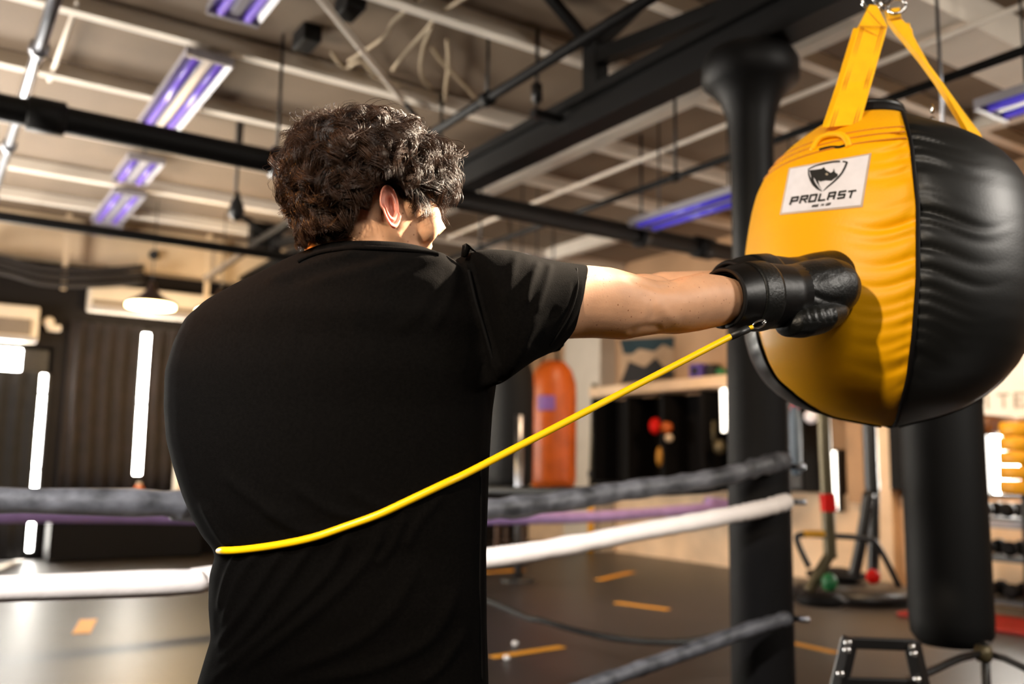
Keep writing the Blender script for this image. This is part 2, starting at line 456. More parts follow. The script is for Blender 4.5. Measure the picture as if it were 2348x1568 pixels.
pipe('overhead_pipe', 'short black bar under the ceiling seen between the yellow straps', (4.12, 1.5, 3.02), (4.12, -.3, 3.02), .03, 'black_paint') if False else None
# loose cables under the ceiling above the head
cabs = [[(1000,-30),(905,45),(880,85),(800,140)], [(1090,-20),(1010,30),(975,70),(930,120),(900,160)], [(990,60),(970,110),(965,170),(985,200)],
        [(990,110),(1020,150),(1060,190),(1090,225)], [(1025,90),(1028,150),(1022,200),(1020,240)], [(760,120),(790,155),(830,140),(860,175),(920,195)]]
names = ['pale cable dropping from the top edge to a bend above the hair', 'pale cable second from the bend, curving toward the head', 'short pale cable hanging straight above the forehead',
         'pale cable slanting right toward the black pipe', 'pale cable hanging down right of the curls', 'sagging pale cable left of the slanting conduit']
for c, n in zip(cabs, names):
    tag(MB().tube(spline([onz(x, y, 3.80) for x, y in c], 24), .011, 8).build('ceiling_cable', 'cable_pale'), n, 'cable', 'loose ceiling cables')
for (x, y), n in (((704, 80), 'small black speaker box on the ceiling left of the slanting conduit'), ((803, 4), 'small black box at the top edge of the ceiling')):
    p = onz(x, y, 3.84); sp = thing('ceiling_speaker', n, 'speaker', p)
    MB().box(p, (.12, .22, .16)).build('cabinet', 'black_paint', sp, smooth=False, bevel=.01)
    MB().box(p + np.array([0, 0, .1]), (.03, .03, .12)).build('bracket', 'black_steel', sp, smooth=False)

# fluorescent fixtures
def fixture(tubem, L, label, loc):
    loc = np.array(loc, float)
    t = thing('fluorescent_light', label, 'ceiling light', loc, 'fluorescent fixtures')
    m = MB()
    prof = [(-.15, 0), (-.15, .05), (.15, .05), (.15, 0), (.13, .012), (.10, .035), (.05, .035), (.025, .005), (-.025, .005), (-.05, .035), (-.10, .035), (-.13, .012)]
    m.rings([[loc + np.array([x, y, z]) for x, z in prof] for y in (-L/2, L/2)])
    m.build('reflector', 'fixture_white', t, smooth=False)
    for x in (-.078, .078):
        MB().tube([loc + np.array([x, -L/2+.03, .008]), loc + np.array([x, L/2-.03, .008])], .024, 10).build('tube', tubem, t)
    for y in (-L/2, L/2): MB().box(loc + np.array([0, y, .02]), (.30, .03, .06)).build('end_cap', 'fixture_white', t, smooth=False)
    for y in (-L/3, L/3): MB().tube([loc + np.array([0, y, .05]), loc + np.array([0, y, 3.86 - loc[2]])], .008, 6).build('hanger_wire', 'black_steel', t)
    return t
zf = 3.68
a = fixture('violet_tube', 1.5, 'violet twin tube light above the thick black pipe, nearest complete one at left', (1.37, 6.38, zf))
b_ = dup(a, (1.46, 8.33, zf), 'violet twin tube light just below the thick black pipe at left')
b_.scale[1] = .5
dup(a, (1.54, 9.75, zf), 'violet twin tube light crossing the thinner black pipe at left').scale[1] = .85
dup(a, (1.60, 10.82, zf), 'farthest violet twin tube light, next to the cream beam').scale[1] = .28
dup(a, (1.33, 4.25, zf), 'violet twin tube light cut by the top edge left of centre')
a = fixture('blue_violet_tube', 1.08, 'blue violet tube light left of the column under the slim pipe', (4.7, 4.68, 3.02))
dup(a, (4.62, 1.85, 3.02), 'blue violet tube light at the right edge behind the yellow strap')
dup(a, (4.75, 6.9, 3.02), 'distant blue violet tube light just above the sleeve').scale[1] = .35

# speed bag on its cord
p = onz(548, 285, 3.86)
sb0 = np.array([p[0], p[1], 0]); dsb = p.dot(FW) if False else (p - CAM).dot(FW)
top = P(541, 440, dsb); bot = P(541, 507, dsb)
sb = thing('speed_bag', 'black teardrop speed bag hanging on a cord left of the head', 'speed bag', bot)
r_ = 19 / FPX * dsb; hh = top[2] - bot[2]
MB().lathe([(.01,0),(r_*.55,hh*.05),(r_*.95,hh*.22),(r_,hh*.38),(r_*.78,hh*.6),(r_*.4,hh*.82),(r_*.22,hh)], bot, 18).build('bladder', 'black_vinyl', sb)
MB().tube([top, (top[0], top[1], 3.86)], .014, 8).build('cord', 'cable_dark', sb)
MB().box((top[0], top[1], 3.80), (.05, .05, .25)).build('ceiling_bracket', 'cable_dark', sb, smooth=False)

# pendant lamps near the north wall
def pendant(px, py, y, label):
    c = ony(px, py, y); k = (c - CAM).dot(FW) / FPX
    t = thing('pendant_lamp', label, 'lamp', c, 'warm pendant lamps'); r = 57 * k
    MB().lathe([(r, 0), (r*.98, .015), (r*.55, .07), (r*.28, .13), (r*.16, .2), (r*.1, .24)], c, 24).build('shade', 'lamp_shade_metal', t)
    MB().lathe([(r*.93, -.04), (r*.95, -.015), (r*.9, -.004)], c, 24).build('glowing_disc', 'lamp_glow', t)
    MB().tube([c + np.array([0,0,.22]), (c[0], c[1], 3.86)], .005, 6).build('cord', 'black_steel', t)
pendant(346, 697, 9.8, 'lit warm pendant lamp glowing in front of the white unit at left')
pendant(505, 712, 9.8, 'lit warm pendant lamp mostly hidden behind the left shoulder')

# hanging cream strips and dark sagging cables in front of the north wall
for x, y0, y1, n in ((145, 590, 664, 'short cream rod hanging below the beam at far left'), (472, 610, 690, 'short cream rod hanging above the left shoulder')):
    a1 = ony(x, y0, 11.0); a2 = ony(x, y1, 11.0)
    tag(MB().box((a2[0], a2[1], (a2[2]+3.87)/2), (.05, .05, 3.87-a2[2])).build('hanging_rod', 'beam_cream', smooth=False), n, 'rod')
for i, (dy, n) in enumerate(((-2, 'uppermost dark duct sagging under the cream beam at far left'), (14, 'middle dark duct sagging under the cream beam at far left'), (32, 'lowest dark duct sagging under the cream beam at far left'))):
    pts = [ony(x, y + dy, 10.9) for x, y in ((-150, 572+i*6), (0, 592), (100, 618), (220, 622), (330, 614))]
    tag(MB().tube(spline(pts, 20), .032, 8).build('sagging_duct', 'cable_dark'), n, 'duct', 'sagging ducts')
p = ony(353, 585, 11.13); tag(MB().ell(p, .06).build('beam_knob', 'black_paint'), 'small black round knob on the cream beam', 'knob')
# dark bracket near the hair at left
p0, p1 = P(600, 540, 10.2), P(470, 640, 10.2)
br = thing('ceiling_fan_arm', 'grey slanting arm with a dark head beside the nape at left', 'bracket', p1)
MB().beam(P(655, 515, 10.2), p1, .09, .05).build('arm', 'grey_plastic', br, smooth=False)
MB().box(p0 + np.array([0,0,.0]), (.28, .16, .3)).box(P(600, 500, 10.2), (.08, .08, .5)).build('head', 'black_paint', br, smooth=False, bevel=.02)

# ------------------------------------------------------------------ things along the north wall
def wallbox(name, label, cat, x0, x1, y0, y1, Y, depth, material, front=None):
    a = ony(x0, y0, Y); b = ony(x1, y1, Y)
    t = thing(name, label, cat, ((a[0]+b[0])/2, Y, min(a[2], b[2])))
    return t, a, b
ac = thing('air_conditioner', 'long cream wall unit behind the glowing pendant lamp', 'air conditioner', (2.4, 11.28, 2.82))
MB().box((2.4, 11.27, 2.98), (1.72, .24, .31)).build('casing', 'white_plastic', ac, smooth=False, bevel=.02)
MB().box((2.4, 11.13, 2.85), (1.7, .05, .05)).build('louvre', 'fixture_white', ac, smooth=False, bevel=.01)
MB().box((2.4, 11.142, 2.92), (1.66, .02, .05)).build('grille', 'grey_plastic', ac, smooth=False)
a2 = thing('air_conditioner', 'cream framed unit cut by the left edge above the curtain', 'air conditioner', (.55, 11.3, 2.42))
MB().box((.52, 11.29, 2.6), (1.06, .2, .40)).build('casing', 'white_plastic', a2, smooth=False, bevel=.02)
MB().box((.5, 11.18, 2.56), (.94, .02, .18)).build('grille', 'grey_plastic', a2, smooth=False)
MB().box((.52, 11.17, 2.42), (1.04, .06, .05)).build('louvre', 'fixture_white', a2, smooth=False, bevel=.01)
sc = thing('security_camera', 'small white camera on the dark wall right of the left unit', 'camera', ony(112, 738, 11.3))
c = ony(112, 738, 11.3); MB().ell(c, (.06, .05, .06)).build('dome', 'white_plastic', sc)
MB().box(c + np.array([.06, .05, -.06]), (.14, .1, .07)).build('mount', 'white_plastic', sc, smooth=False, bevel=.015)

def curtain(label, x0, x1, z0, z1, Y, material, folds, amp=.03, band=None):
    t = MB(); n = int(folds * 8); rows = 6
    rr = []
    for i in range(rows + 1):
        z = z1 + (z0 - z1) * i / rows
        top = []; 
        for k in range(n + 1):
            u = k / n
            top.append((x0 + (x1-x0)*u, Y + amp*math.sin(u*folds*2*math.pi + .6*math.sin(i*.8)) , z))
        rr.append(top + [(q[0], q[1]+.012, q[2]) for q in reversed(top)])
    t.rings(rr)
    return tag(t.build('curtain', material), label, 'curtain')
curtain('brown black curtain hanging left of the tall bright gap', 1.38, 2.175, .72, 2.70, 11.32, 'curtain_dark', 5)
curtain('narrow brown black curtain right of the tall bright gap', 2.262, 3.05, .72, 2.70, 11.32, 'curtain_dark', 5)
curtain('charcoal curtain cut by the left edge below the cream unit', .30, 1.125, .04, 2.08, 11.30, 'curtain_black', 5, .02)
# dark bench along the wall with small items
bn = thing('low_bench', 'long dark low bench along the wall under the windows', 'bench', (1.75, 11.05, 0))
MB().box((2.1, 11.08, .62), (1.7, .5, .10)).build('seat', 'black_trim', bn, smooth=False, bevel=.01)
MB().box((2.1, 11.12, .30), (1.6, .4, .55)).build('base', 'black_trim', bn, smooth=False)
p = ony(318, 1128, 10.98); q = np.array([p[0], 10.98, .67])
cup = thing('bottle', 'small orange bottle on the bench under the tall bright gap', 'bottle', q)
MB().lathe([(.05,0),(.055,.02),(.055,.12),(.03,.16)], q, 14).build('body', 'orange_vinyl', cup); MB().lathe([(.025,.16),(.025,.19)], q, 12).build('cap', 'white_plastic', cup)
p = ony(415, 1110, 11.0); q = np.array([p[0], 11.0, .67])
bxo = thing('storage_tower', 'pale ribbed drawer tower on the bench beside the elbow of the shirt back', 'drawers', q)
MB().box(q + np.array([0, 0, .32]), (.14, .2, .64)).build('carcass', 'white_plastic', bxo, smooth=False, bevel=.01)  # plain pale box with a ribbed front
for k in range(5): MB().box(q + np.array([0, -.105, .07 + k*.125]), (.12, .02, .10)).build('drawer', 'beam_cream', bxo, smooth=False, bevel=.006)  # raised ribs on the front of the pale box

# ------------------------------------------------------------------ boxing ring ropes
def rope(name, label, pts, r, material, n=50, lump=.12, wraps=True, seed=1):
    random.seed(seed)
    c = spline(pts, n)
    rr = [r * (1 + lump * random.uniform(-1, 1)) for _ in c]
    t = thing(name, label, 'rope', c[0])
    MB().tube(c, rr, 12).build('cover', material, t)
    return t
yR = 2.87
rope('ring_rope', 'upper black covered ring rope passing behind the man to the column', [(-4.6, yR+.15, 1.12), ony(0, 1147, yR), ony(460, 1168, yR), ony(1115, 1168, yR), ony(1440, 1124, yR), ony(1640, 1096, yR-.12), ony(1740, 1070, yR-.2), ony(1800, 1056, yR-.2)], .040, 'rope_black', 90, .14)
rope('ring_rope', 'middle white ring rope passing behind the waist to the column', [(-4.6, yR+.15, .9), ony(0, 1350, yR), ony(500, 1325, yR), ony(1115, 1280, yR), ony(1500, 1213, yR), ony(1690, 1178, yR-.15), ony(1760, 1163, yR-.2), ony(1805, 1150, yR-.2)], .037, 'rope_white', 90, .08, seed=2)
rope('ring_rope', 'lowest black ring rope rising to the column at bottom right', [(-4.6, yR+.1, .2), (0.6, yR-.05, .12), ony(1240, 1610, yR-.1), ony(1380, 1562, yR-.12), ony(1560, 1500, yR-.14), ony(1720, 1442, yR-.2), ony(1805, 1418, yR-.22)], .030, 'rope_black', 70, .1, seed=3)
rope('ring_rope', 'far violet ring rope beyond the man, parallel to the white one', [(-4.6, 7.0, .8), ony(0, 1180, 7.0), ony(640, 1190, 7.0), ony(1225, 1188, 7.0), ony(1440, 1180, 7.0), ony(1660, 1160, 7.0), (7.2, 7.0, .76)], .055, 'rope_violet', 50, .05, seed=4)
rope('ring_rope', 'thin dark rope sagging low across the brown floor at right', [onx(1670, 1452, TR), onx(1560, 1472, TR+.1), onx(1400, 1462, TR+.1), onx(1250, 1425, TR), onx(1115, 1375, TR), (3.3, 9.2, .66)], .018, 'rope_dark', 50, .05, seed=5)
rope('ring_rope', 'dark rope running level behind the orange bag', [CO + np.array([.0, .14, 1.1]), onx(1600, 1118, TR), onx(1300, 1128, TR), onx(1100, 1124, TR), (3.3, 9.6, .85)], .032, 'rope_dark', 50, .05, seed=6)

# ------------------------------------------------------------------ floor marks
def tape(a, b, wd, label, material='tape_orange'):
    p = onz(*a, .003); q = onz(*b, .003); p[2] = q[2] = .0025
    t = tag(MB().beam(p, q, wd, .004).build('floor_tape', material, smooth=False), label, 'floor tape', 'floor tape marks')
tape((1372,1329), (1450,1311), .09, 'short orange tape strip on the brown floor, farthest of three left of the column')
tape((1412,1381), (1533,1397), .08, 'orange tape strip on the brown floor, middle of three left of the column')
tape((1128,1506), (1290,1482), .07, 'long orange tape strip on the floor beside the shirt hem')
tape((1800,1470), (1918,1496), .07, 'bright orange tape strip just right of the column base')
tape((186,1452), (203,1420), .11, 'small orange tape mark on the pale glossy floor at left')
tape((1115,1312), (1200,1306), .09, 'faint orange tape strip under the white rope beside the shirt')
tape((-40,1312), (80,1274), .10, 'white tape strip on the floor by the bright gap at far left', 'tape_white')  # streak of sunlight laid on the floor as a white strip
for (x, y), n in (((1181, 1474), 'small crumpled white scrap just above the long orange tape'), ((1162, 1507), 'small crumpled white scrap lying on the long orange tape')):
    p = onz(x, y, .02); tag(MB().ell((p[0], p[1], .018), (.022, .02, .016), n=8, m=5).build('paper_scrap', 'tape_white'), n, 'paper scrap')  # small white lumps on the floor
# ------------------------------------------------------------------ east side background
# orange heavy bag
d = 10.2
def vbag(name, label, x, yt, yb, rpx, d, material, extra=None):
    bt = P(x, yb, d); tp = P(x, yt, d); r = rpx / FPX * d; h = tp[2] - bt[2]
    t = thing(name, label, 'punching bag', bt)
    MB().lathe([(.02,0),(r*.8,.015),(r*.97,.06),(r,.12),(r,h*.72),(r*.97,h*.82),(r*.8,h*.92),(r*.5,h*.985),(.05,h)], bt, 32).build('bag_body', material, t)
    return t, bt, tp, r, h
ob, bt, tp, r, h = vbag('heavy_bag', 'orange punching bag by the white pier, beyond the shirt sleeve', 1267, 826, 1122, 53, d, 'orange_vinyl')
for k in range(3):
    aa = math.radians(120*k + 20)
    MB().tube([tp + np.array([r*.5*math.cos(aa), r*.5*math.sin(aa), -.05]), tp + np.array([0, 0, .45])], .012, 6).build('strap', 'black_trim', ob)
MB().tube([tp + np.array([0,0,.45]), (tp[0], tp[1], 3.86)], .012, 6).build('chain', 'steel_grey', ob)
m = MB(); ca = math.atan2(-FW[1], -FW[0])
m.rings([[bt + np.array([(r+.008)*math.cos(ca - .75 + .13*k + 1.5*0), (r+.008)*math.sin(ca - .75 + .13*k), z]) for k in range(7)] for z in (h*.60, h*.71)], cap=False, close=False)
m.build('patch', 'violet_patch', ob)
# dark heavy bag behind the orange one and silver post
db, bt, tp, r, h = vbag('heavy_bag', 'black punching bag beside the orange one, behind the shirt sleeve', 1165, 800, 1120, 56, 9.6, 'bag_dull_black')
MB().tube([tp, (tp[0], tp[1], 3.86)], .012, 6).build('chain', 'steel_grey', db)
db2, bt, tp, r, h = vbag('heavy_bag', 'slim blue grey punching bag right of the column, below the big bag', 1826, 930, 1090, 13, 6.9, 'steel_grey')
db2.children[0].data.materials[0] = mat('bag_bluegrey', (84, 98, 112), .5)
MB().tube([tp, (tp[0], tp[1], 3.86)], .010, 6).build('chain', 'steel_grey', db2)
p = P(1191, 1115, 9.0)
sp = thing('silver_post', 'slim silver post standing left of the orange bag', 'post', (p[0], p[1], 0))
MB().tube([(p[0], p[1], .02), P(1191, 952, 9.0)], .042, 12).build('pole', 'steel_grey', sp); MB().lathe([(.18,0),(.18,.02),(.05,.03)], (p[0], p[1], 0), 20).build('foot', 'black_steel', sp)
st = thing('stool', 'small brown wooden stool in shadow beside the shirt under the violet rope', 'stool', (*onz(1150, 1290, 0)[:2], 0))
c = WPOS[st.name]
MB().box(c + np.array([0,0,.48]), (.42, .42, .05)).build('seat', 'bench_wood', st, smooth=False, bevel=.01)
for sx in (-1, 1):
    for sy in (-1, 1): MB().beam(c + np.array([.18*sx, .18*sy, .46]), c + np.array([.20*sx, .20*sy, 0]), .04, .04).build('leg', 'bench_wood', st, smooth=False)
# barbell leaning on the pier
a1 = onx(1362, 880, XW-.34); a2 = onx(1355, 1118, XW-.4)
bb = thing('upright_bar', 'dark upright bar with yellow foot against the white pier', 'bar', (a2[0], a2[1], a2[2]))
MB().tube([a2, a1], .03, 10).build('bar', 'olive_steel', bb); MB().tube([a2 + (a1-a2)*.10, a2 + (a1-a2)*.16], .05, 10).build('collar', 'black_steel', bb)
MB().tube([(a2[0], a2[1], .0), a2], .045, 10).build('foot', 'yellow_bumper', bb)

# dark open storage unit with gear, shelf above, poster
X = XW
su = thing('storage_unit', 'large dark open storage unit under the tan shelf, left of the column', 'storage unit', (X-.25, 7.9, .88))
MB().box((X-.03, 8.0, 1.44), (.05, 2.7, 1.12)).build('back_panel', 'black_trim', su, smooth=False)
for y in (6.72, 7.3, 7.95, 8.6, 9.28): MB().box((X-.25, y, 1.44), (.42, .05, 1.12)).build('divider', 'black_trim', su, smooth=False)
MB().box((X-.25, 8.0, .90), (.42, 2.7, .05)).build('bottom', 'black_trim', su, smooth=False)
sh = tag(MB().box((X-.22, 8.0, 2.09), (.46, 2.75, .13)).build('wall_shelf', 'panel_light', smooth=False, bevel=.01), 'long tan shelf on top of the dark storage unit', 'shelf')
def gear(name, label, cat, px, py, rad, material, dx=.46):
    p = onx(px, py, X-dx)
    return tag(MB().ell(p, rad).build(name, material), label, cat)
gear('boxing_mitt', 'red glove hanging in the dark storage unit', 'glove', 1503, 977, (.07,.08,.1), 'red_paint')
gear('boxing_mitt', 'orange red glove hanging next to the red one in the storage unit', 'glove', 1528, 980, (.06,.09,.07), 'orange_vinyl')
gear('gold_flask', 'small gold flask hanging below the red gloves', 'flask', 1513, 1047, (.05,.05,.12), 'gold_paint')
gear('pale_ball', 'small pale ball below the orange red glove in the storage unit', 'ball', 1534, 1004, (.05,.05,.05), 'beam_cream')
gear('pale_ball', 'pale olive ball at the right end of the storage unit by the column', 'ball', 1650, 1025, (.07,.07,.08), 'olive_steel')
wl = MB(); a1 = onx(1634, 965, X-.3); a2 = onx(1630, 1075, X-.3); tag(wl.tube([a1, a2], .04, 8).build('wooden_stick', 'olive_steel'), 'upright olive stick near the right end of the storage unit', 'stick')
p = onx(1606, 868, X-.3); z0 = 2.155
bx = thing('violet_box', 'small violet box on the tan shelf beside the column', 'box', (p[0], p[1], z0))
MB().box((p[0], p[1], z0+.085), (.18, .19, .17)).build('carton', 'violet_box', bx, smooth=False, bevel=.008)
MB().box((p[0]-.092, p[1], z0+.085), (.006, .10, .09)).build('printed_panel', 'poster_dark', bx, smooth=False)
p = onx(1637, 868, X-.3); tag(MB().box((p[0], p[1], z0+.075), (.16, .13, .15)).build('dark_box', 'poster_dark', smooth=False, bevel=.03), 'dark rounded box right of the violet box on the shelf', 'box')
p = onx(1655, 880, X-.3); tag(MB().ell((p[0], p[1], z0+.05), (.07,.06,.05)).build('green_ball', 'green_paint'), 'small green ball at the shelf end by the column', 'ball')
# poster of mountains
po = thing('mountain_poster', 'poster with a teal sky and dark mountain peaks under the forearm', 'poster', (X-.01, 8.75, 2.22))
def pq(px, py, dx=.012): return onx(px, py, X-dx)
MB().prism([pq(1420,778), pq(1546,772), pq(1546,868), pq(1420,880)], (.008,0,0)).build('sheet', 'poster_paper', po, smooth=False)
MB().prism([pq(1420,778,.016), pq(1546,772,.016), pq(1544,800,.016), pq(1520,790,.016), pq(1500,806,.016), pq(1465,800,.016), pq(1450,812,.016), pq(1430,812,.016)], (.003,0,0)).build('sky_print', 'poster_teal', po, smooth=False)
MB().prism([pq(1422,880,.016), pq(1442,828,.016), pq(1478,842,.016), pq(1503,820,.016), pq(1525,845,.016), pq(1545,850,.016), pq(1545,867,.016)], (.003,0,0)).build('peak_print', 'poster_dark', po, smooth=False)
# glowing slit beside the column, no opening in the wall behind
struct(MB().prism([onx(1652,892,X-.48), onx(1670,890,X-.48), onx(1662,990,X-.48), onx(1655,990,X-.48)], (.02,0,0)).build('window_4', 'glow_pane_soft', smooth=False))  # glowing slit, no window opening here

# right of the column: dark cabinets, pale posts
ca_ = thing('tall_cabinet', 'dark cabinet against the wall right of the column below the big bag', 'cabinet', (X-.3, 6.32, .88))
MB().box((X-.2, 6.29, 1.45), (.38, .66, 1.10)).build('carcass', 'black_trim', ca_, smooth=False); 
MB().box((X-.40, 6.29, 1.42), (.02, .60, .98)).build('door', 'frame_dark', ca_, smooth=False)
a1 = onx(2029, 1150, X-.12)
tag(MB().box((X-.09, a1[1], 1.3), (.14, .19, 2.6)).build('pale_post', 'panel_light', smooth=False), 'pale cream post against the right wall behind the exercise machine', 'post')
a1 = onx(1985, 1000, X-.1); 
tag(MB().box((X-.06, a1[1]+.07, 1.3), (.10, .30, 1.0)).build('tan_board', 'east_wall_tan', smooth=False), 'tan wall board just left of the pale post', 'board')
a1 = onx(2070, 1000, X-.1); 
tag(MB().box((X-.1, a1[1]-.08, 1.5), (.18, .34, 1.1)).build('dark_board', 'black_trim', smooth=False), 'dark board on the wall between pale post and hanging black bag', 'board')

# exercise machine
dm = 6.0
mc = thing('exercise_machine', 'olive and black exercise machine with red grip on a round base', 'exercise machine', (*onz(1950, 1385, 0)[:2], 0))
def mt(name, pts, r, material, dd=dm, n=16):
    MB().tube(spline([P(x, y, dd + (k[0] if k else 0)) for x, y, *k in pts], n), r, 10).build(name, material, mc)
mt('upright', [(1888, 935), (1893, 1060), (1902, 1240), (1905, 1280)], .042, 'olive_steel')
mt('grip', [(1897, 1132), (1899, 1150), (1901, 1172)], .052, 'red_paint')
mt('arm', [(1855, 1300), (1828, 1240), (1838, 1226), (1900, 1228), (1985, 1235), (2015, 1255), (2062, 1345)], .020, 'black_steel', n=30)
mt('arm_pad', [(1842, 1224), (1868, 1224), (1890, 1224)], .024, 'yellow_bumper')
mt('strut', [(1905, 1268), (1880, 1310), (1855, 1355)], .036, 'olive_steel')
mt('strut', [(1992, 1130), (1975, 1240), (1958, 1320)], .040, 'black_steel', dm+.4)
mt('strut', [(2004, 1100), (2003, 1240), (2002, 1330)], .040, 'black_steel', dm+.5)
mt('mast', [(1992, 930), (1996, 1040), (2000, 1130)], .05, 'black_steel', dm+.45)
c = onz(1955, 1372, 0)
c[2] = 0
MB().lathe([(.48,0),(.53,.03),(.53,.08),(.46,.12),(.2,.13)], c, 40).build('base', 'black_steel', mc)
MB().lathe([(.16,.13),(.26,.16),(.26,.2),(.1,.24)], c + np.array([0.05,.2,0]), 30).build('weight_plate', 'black_trim', mc)
MB().lathe([(.14,.13),(.18,.16),(.1,.22)], P(1880, 1310, dm+.2)*np.array([1,1,0]) + np.array([0,0,.1]), 24).build('flywheel', 'black_trim', mc)
MB().ell(P(1902, 1335, dm-.1), (.05,.05,.06)).build('knob', 'green_paint', mc)
MB().ell(P(2002, 1322, dm+.1), (.06,.04,.05)).build('knob', 'red_paint', mc)
# glowing strip added for a sunlit highlight behind the machine
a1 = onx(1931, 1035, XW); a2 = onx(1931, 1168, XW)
sun_strip = struct(MB().box((XW-.135, a1[1], (a1[2]+a2[2])/2), (.01, .045, a1[2]-a2[2])).build('window_5', 'glow_pane_soft', smooth=False))  # added strip for a sunlit highlight, no window here
MB().box((XW-.065, a1[1], (a1[2]+a2[2])/2), (.128, .07, a1[2]-a2[2]+.04)).build('window_frame', 'frame_dark', sun_strip, smooth=False)  # dark backing for the added glowing strip
MB().ell(onx(1822, 935, X-.425), (.03,.05,.05)).build('indicator_light', 'red_paint', ca_)
MB().ell(onx(1860, 955, X-.43), (.04,.08,.07)).build('knob', 'label_white', ca_)  # pale blob put in for a blurred highlight

# black heavy bag at the right
hb, bt, tp, r, h = vbag('heavy_bag', 'tall black punching bag hanging at right behind the yellow black bag', 2184, 700, 1484, 88, 4.1, 'bag_dull_black')
MB().lathe([(r*1.015, h*.70), (r*1.015, h*.73)], bt, 32, cap=False).build('seam_band', 'black_trim', hb)
for k in range(3):
    aa = math.radians(120*k)
    MB().tube([tp + np.array([r*.6*math.cos(aa), r*.6*math.sin(aa), -.05]), tp + np.array([0,0,.4])], .01, 6).build('strap', 'black_trim', hb)
MB().tube([tp + np.array([0,0,.4]), (tp[0], tp[1], 3.86)], .01, 6).build('chain', 'steel_grey', hb)

# dumbbell rack and friends at the right edge
XR = 7.35
rk = thing('dumbbell_rack', 'dumbbell rack of three shelves at the right edge under the window', 'rack', (XR, 3.7, 0))
zs = []
for py in (1185, 1272, 1368):
    p = onx(2300, py, XR); zs.append(p[2]); 
    MB().box((XR, 3.62, p[2]-.02), (.34, 1.46, .04)).build('shelf', 'black_steel', rk, smooth=False)
for y in (2.94, 4.30):
    for x in (XR-.15, XR+.15): MB().box((x, y, zs[0]/2+.1), (.05, .05, zs[0]+.2)).build('post', 'black_steel', rk, smooth=False)
def dumbbell(loc, label):
    loc = np.asarray(loc, float)
    t = thing('dumbbell', label, 'dumbbell', loc, 'dumbbells on the rack')
    MB().tube([loc + np.array([-.1, 0, .06]), loc + np.array([.1, 0, .06])], .016, 8).build('handle', 'chrome', t)
    for s in (-1, 1):
        MB().lathe([(.035,-.005),(.058,.005),(.060,.03),(.058,.055),(.03,.06)], loc + np.array([.06*s if s > 0 else -.12, 0, .06]), 14, (1,0,0)).build('head', 'black_trim', t)
    return t
ys = [3.10, 3.28, 3.46, 3.64, 3.82, 4.00, 4.18]
nm = ['top', 'middle', 'bottom']; od = ['first', 'second', 'third', 'fourth', 'fifth', 'sixth', 'seventh']
proto = None
for i, z in enumerate(zs):
    for j, y in enumerate(ys):
        lb = 'black dumbbell, %s from the hanging bag on the %s shelf of the rack' % (od[len(ys)-1-j], nm[i])
        if proto is None: proto = dumbbell((XR, y, z), lb)
        else: dup(proto, (XR, y, z), lb)
p = onx(2300, 1203, XR-.2)
tag(MB().box((XR-.2, p[1]+.02, p[2]), (.03, .34, .06)).build('rack_sign', 'fixture_white', smooth=False, bevel=.01), 'narrow white strip on the front of the rack top shelf', 'strip')
# yellow bumper plates rack
yp = thing('plate_stack', 'yellow weight plates stacked at the right edge beside the window', 'weight plates', onx(2345, 1150, X-.9))
for k in range(5):
    c = onx(2345, 985 + 33*k, X-.9)
    MB().lathe([(.02,-.052),(.15,-.052),(.16,-.036),(.16,.036),(.15,.052),(.02,.052)], c, 28, (0,0,1)).build('plate', 'yellow_bumper', yp)
MB().tube([onx(2345, 970, X-.9), onx(2345, 1160, X-.9) * np.array([1,1,0])], .03, 10).build('pin', 'black_steel', yp)
p = onx(2273, 975, X-.4); tag(MB().tube([p + np.array([-.14, 0, 0]), p + np.array([.3, 0, 0])], .085, 20).build('leather_roll', 'brown_leather'), 'brown round roll by the bright window right of the black bag', 'roll')
p1, p2 = onx(2235, 822, X-.05), onx(2380, 965, X-.05)
bnr = thing('banner', 'white banner with grey lettering above the bright window at right', 'banner', ((p1[0]), (p1[1]+p2[1])/2, min(p1[2], p2[2])))
zt, zb = 2.35, 1.60
MB().box((X-.03, 3.9, (zt+zb)/2), (.03, 1.3, zt-zb)).build('sheet', 'tape_white', bnr, smooth=False)
def stroke_letters(word, y0, z0, hgt, wd, gap, xx, material, parent):
    # simple block capitals drawn as bars: list of (x0,y0,x1,y1) in a unit box
    G = {'T': [(0,.82,1,1),(.4,0,.6,1)], 'E': [(0,0,.2,1),(0,.82,1,1),(0,.41,.8,.59),(0,0,1,.18)], 'I': [(.4,0,.6,1)]}
    m = MB(); y = y0
    for ch in word:
        for (a, b, c, d) in G.get(ch, []):
            m.box((xx, y - (a+c)/2*wd, z0 + (b+d)/2*hgt), (.006, abs(c-a)*wd, abs(d-b)*hgt))
        y -= wd + gap
    m.build('lettering', material, parent, smooth=False)
    bpy.context.view_layer.update()
stroke_letters('ITE', 4.30, 1.68, .13, .10, .04, X-.048, 'label_grey', bnr)
a1 = onz(2270, 1400, .0); 
tag(MB().box((6.84, 3.6, .018), (.6, 1.5, .03)).build('red_mat', 'red_mat', smooth=False, bevel=.008), 'red mat on the floor in front of the dumbbell rack', 'mat')

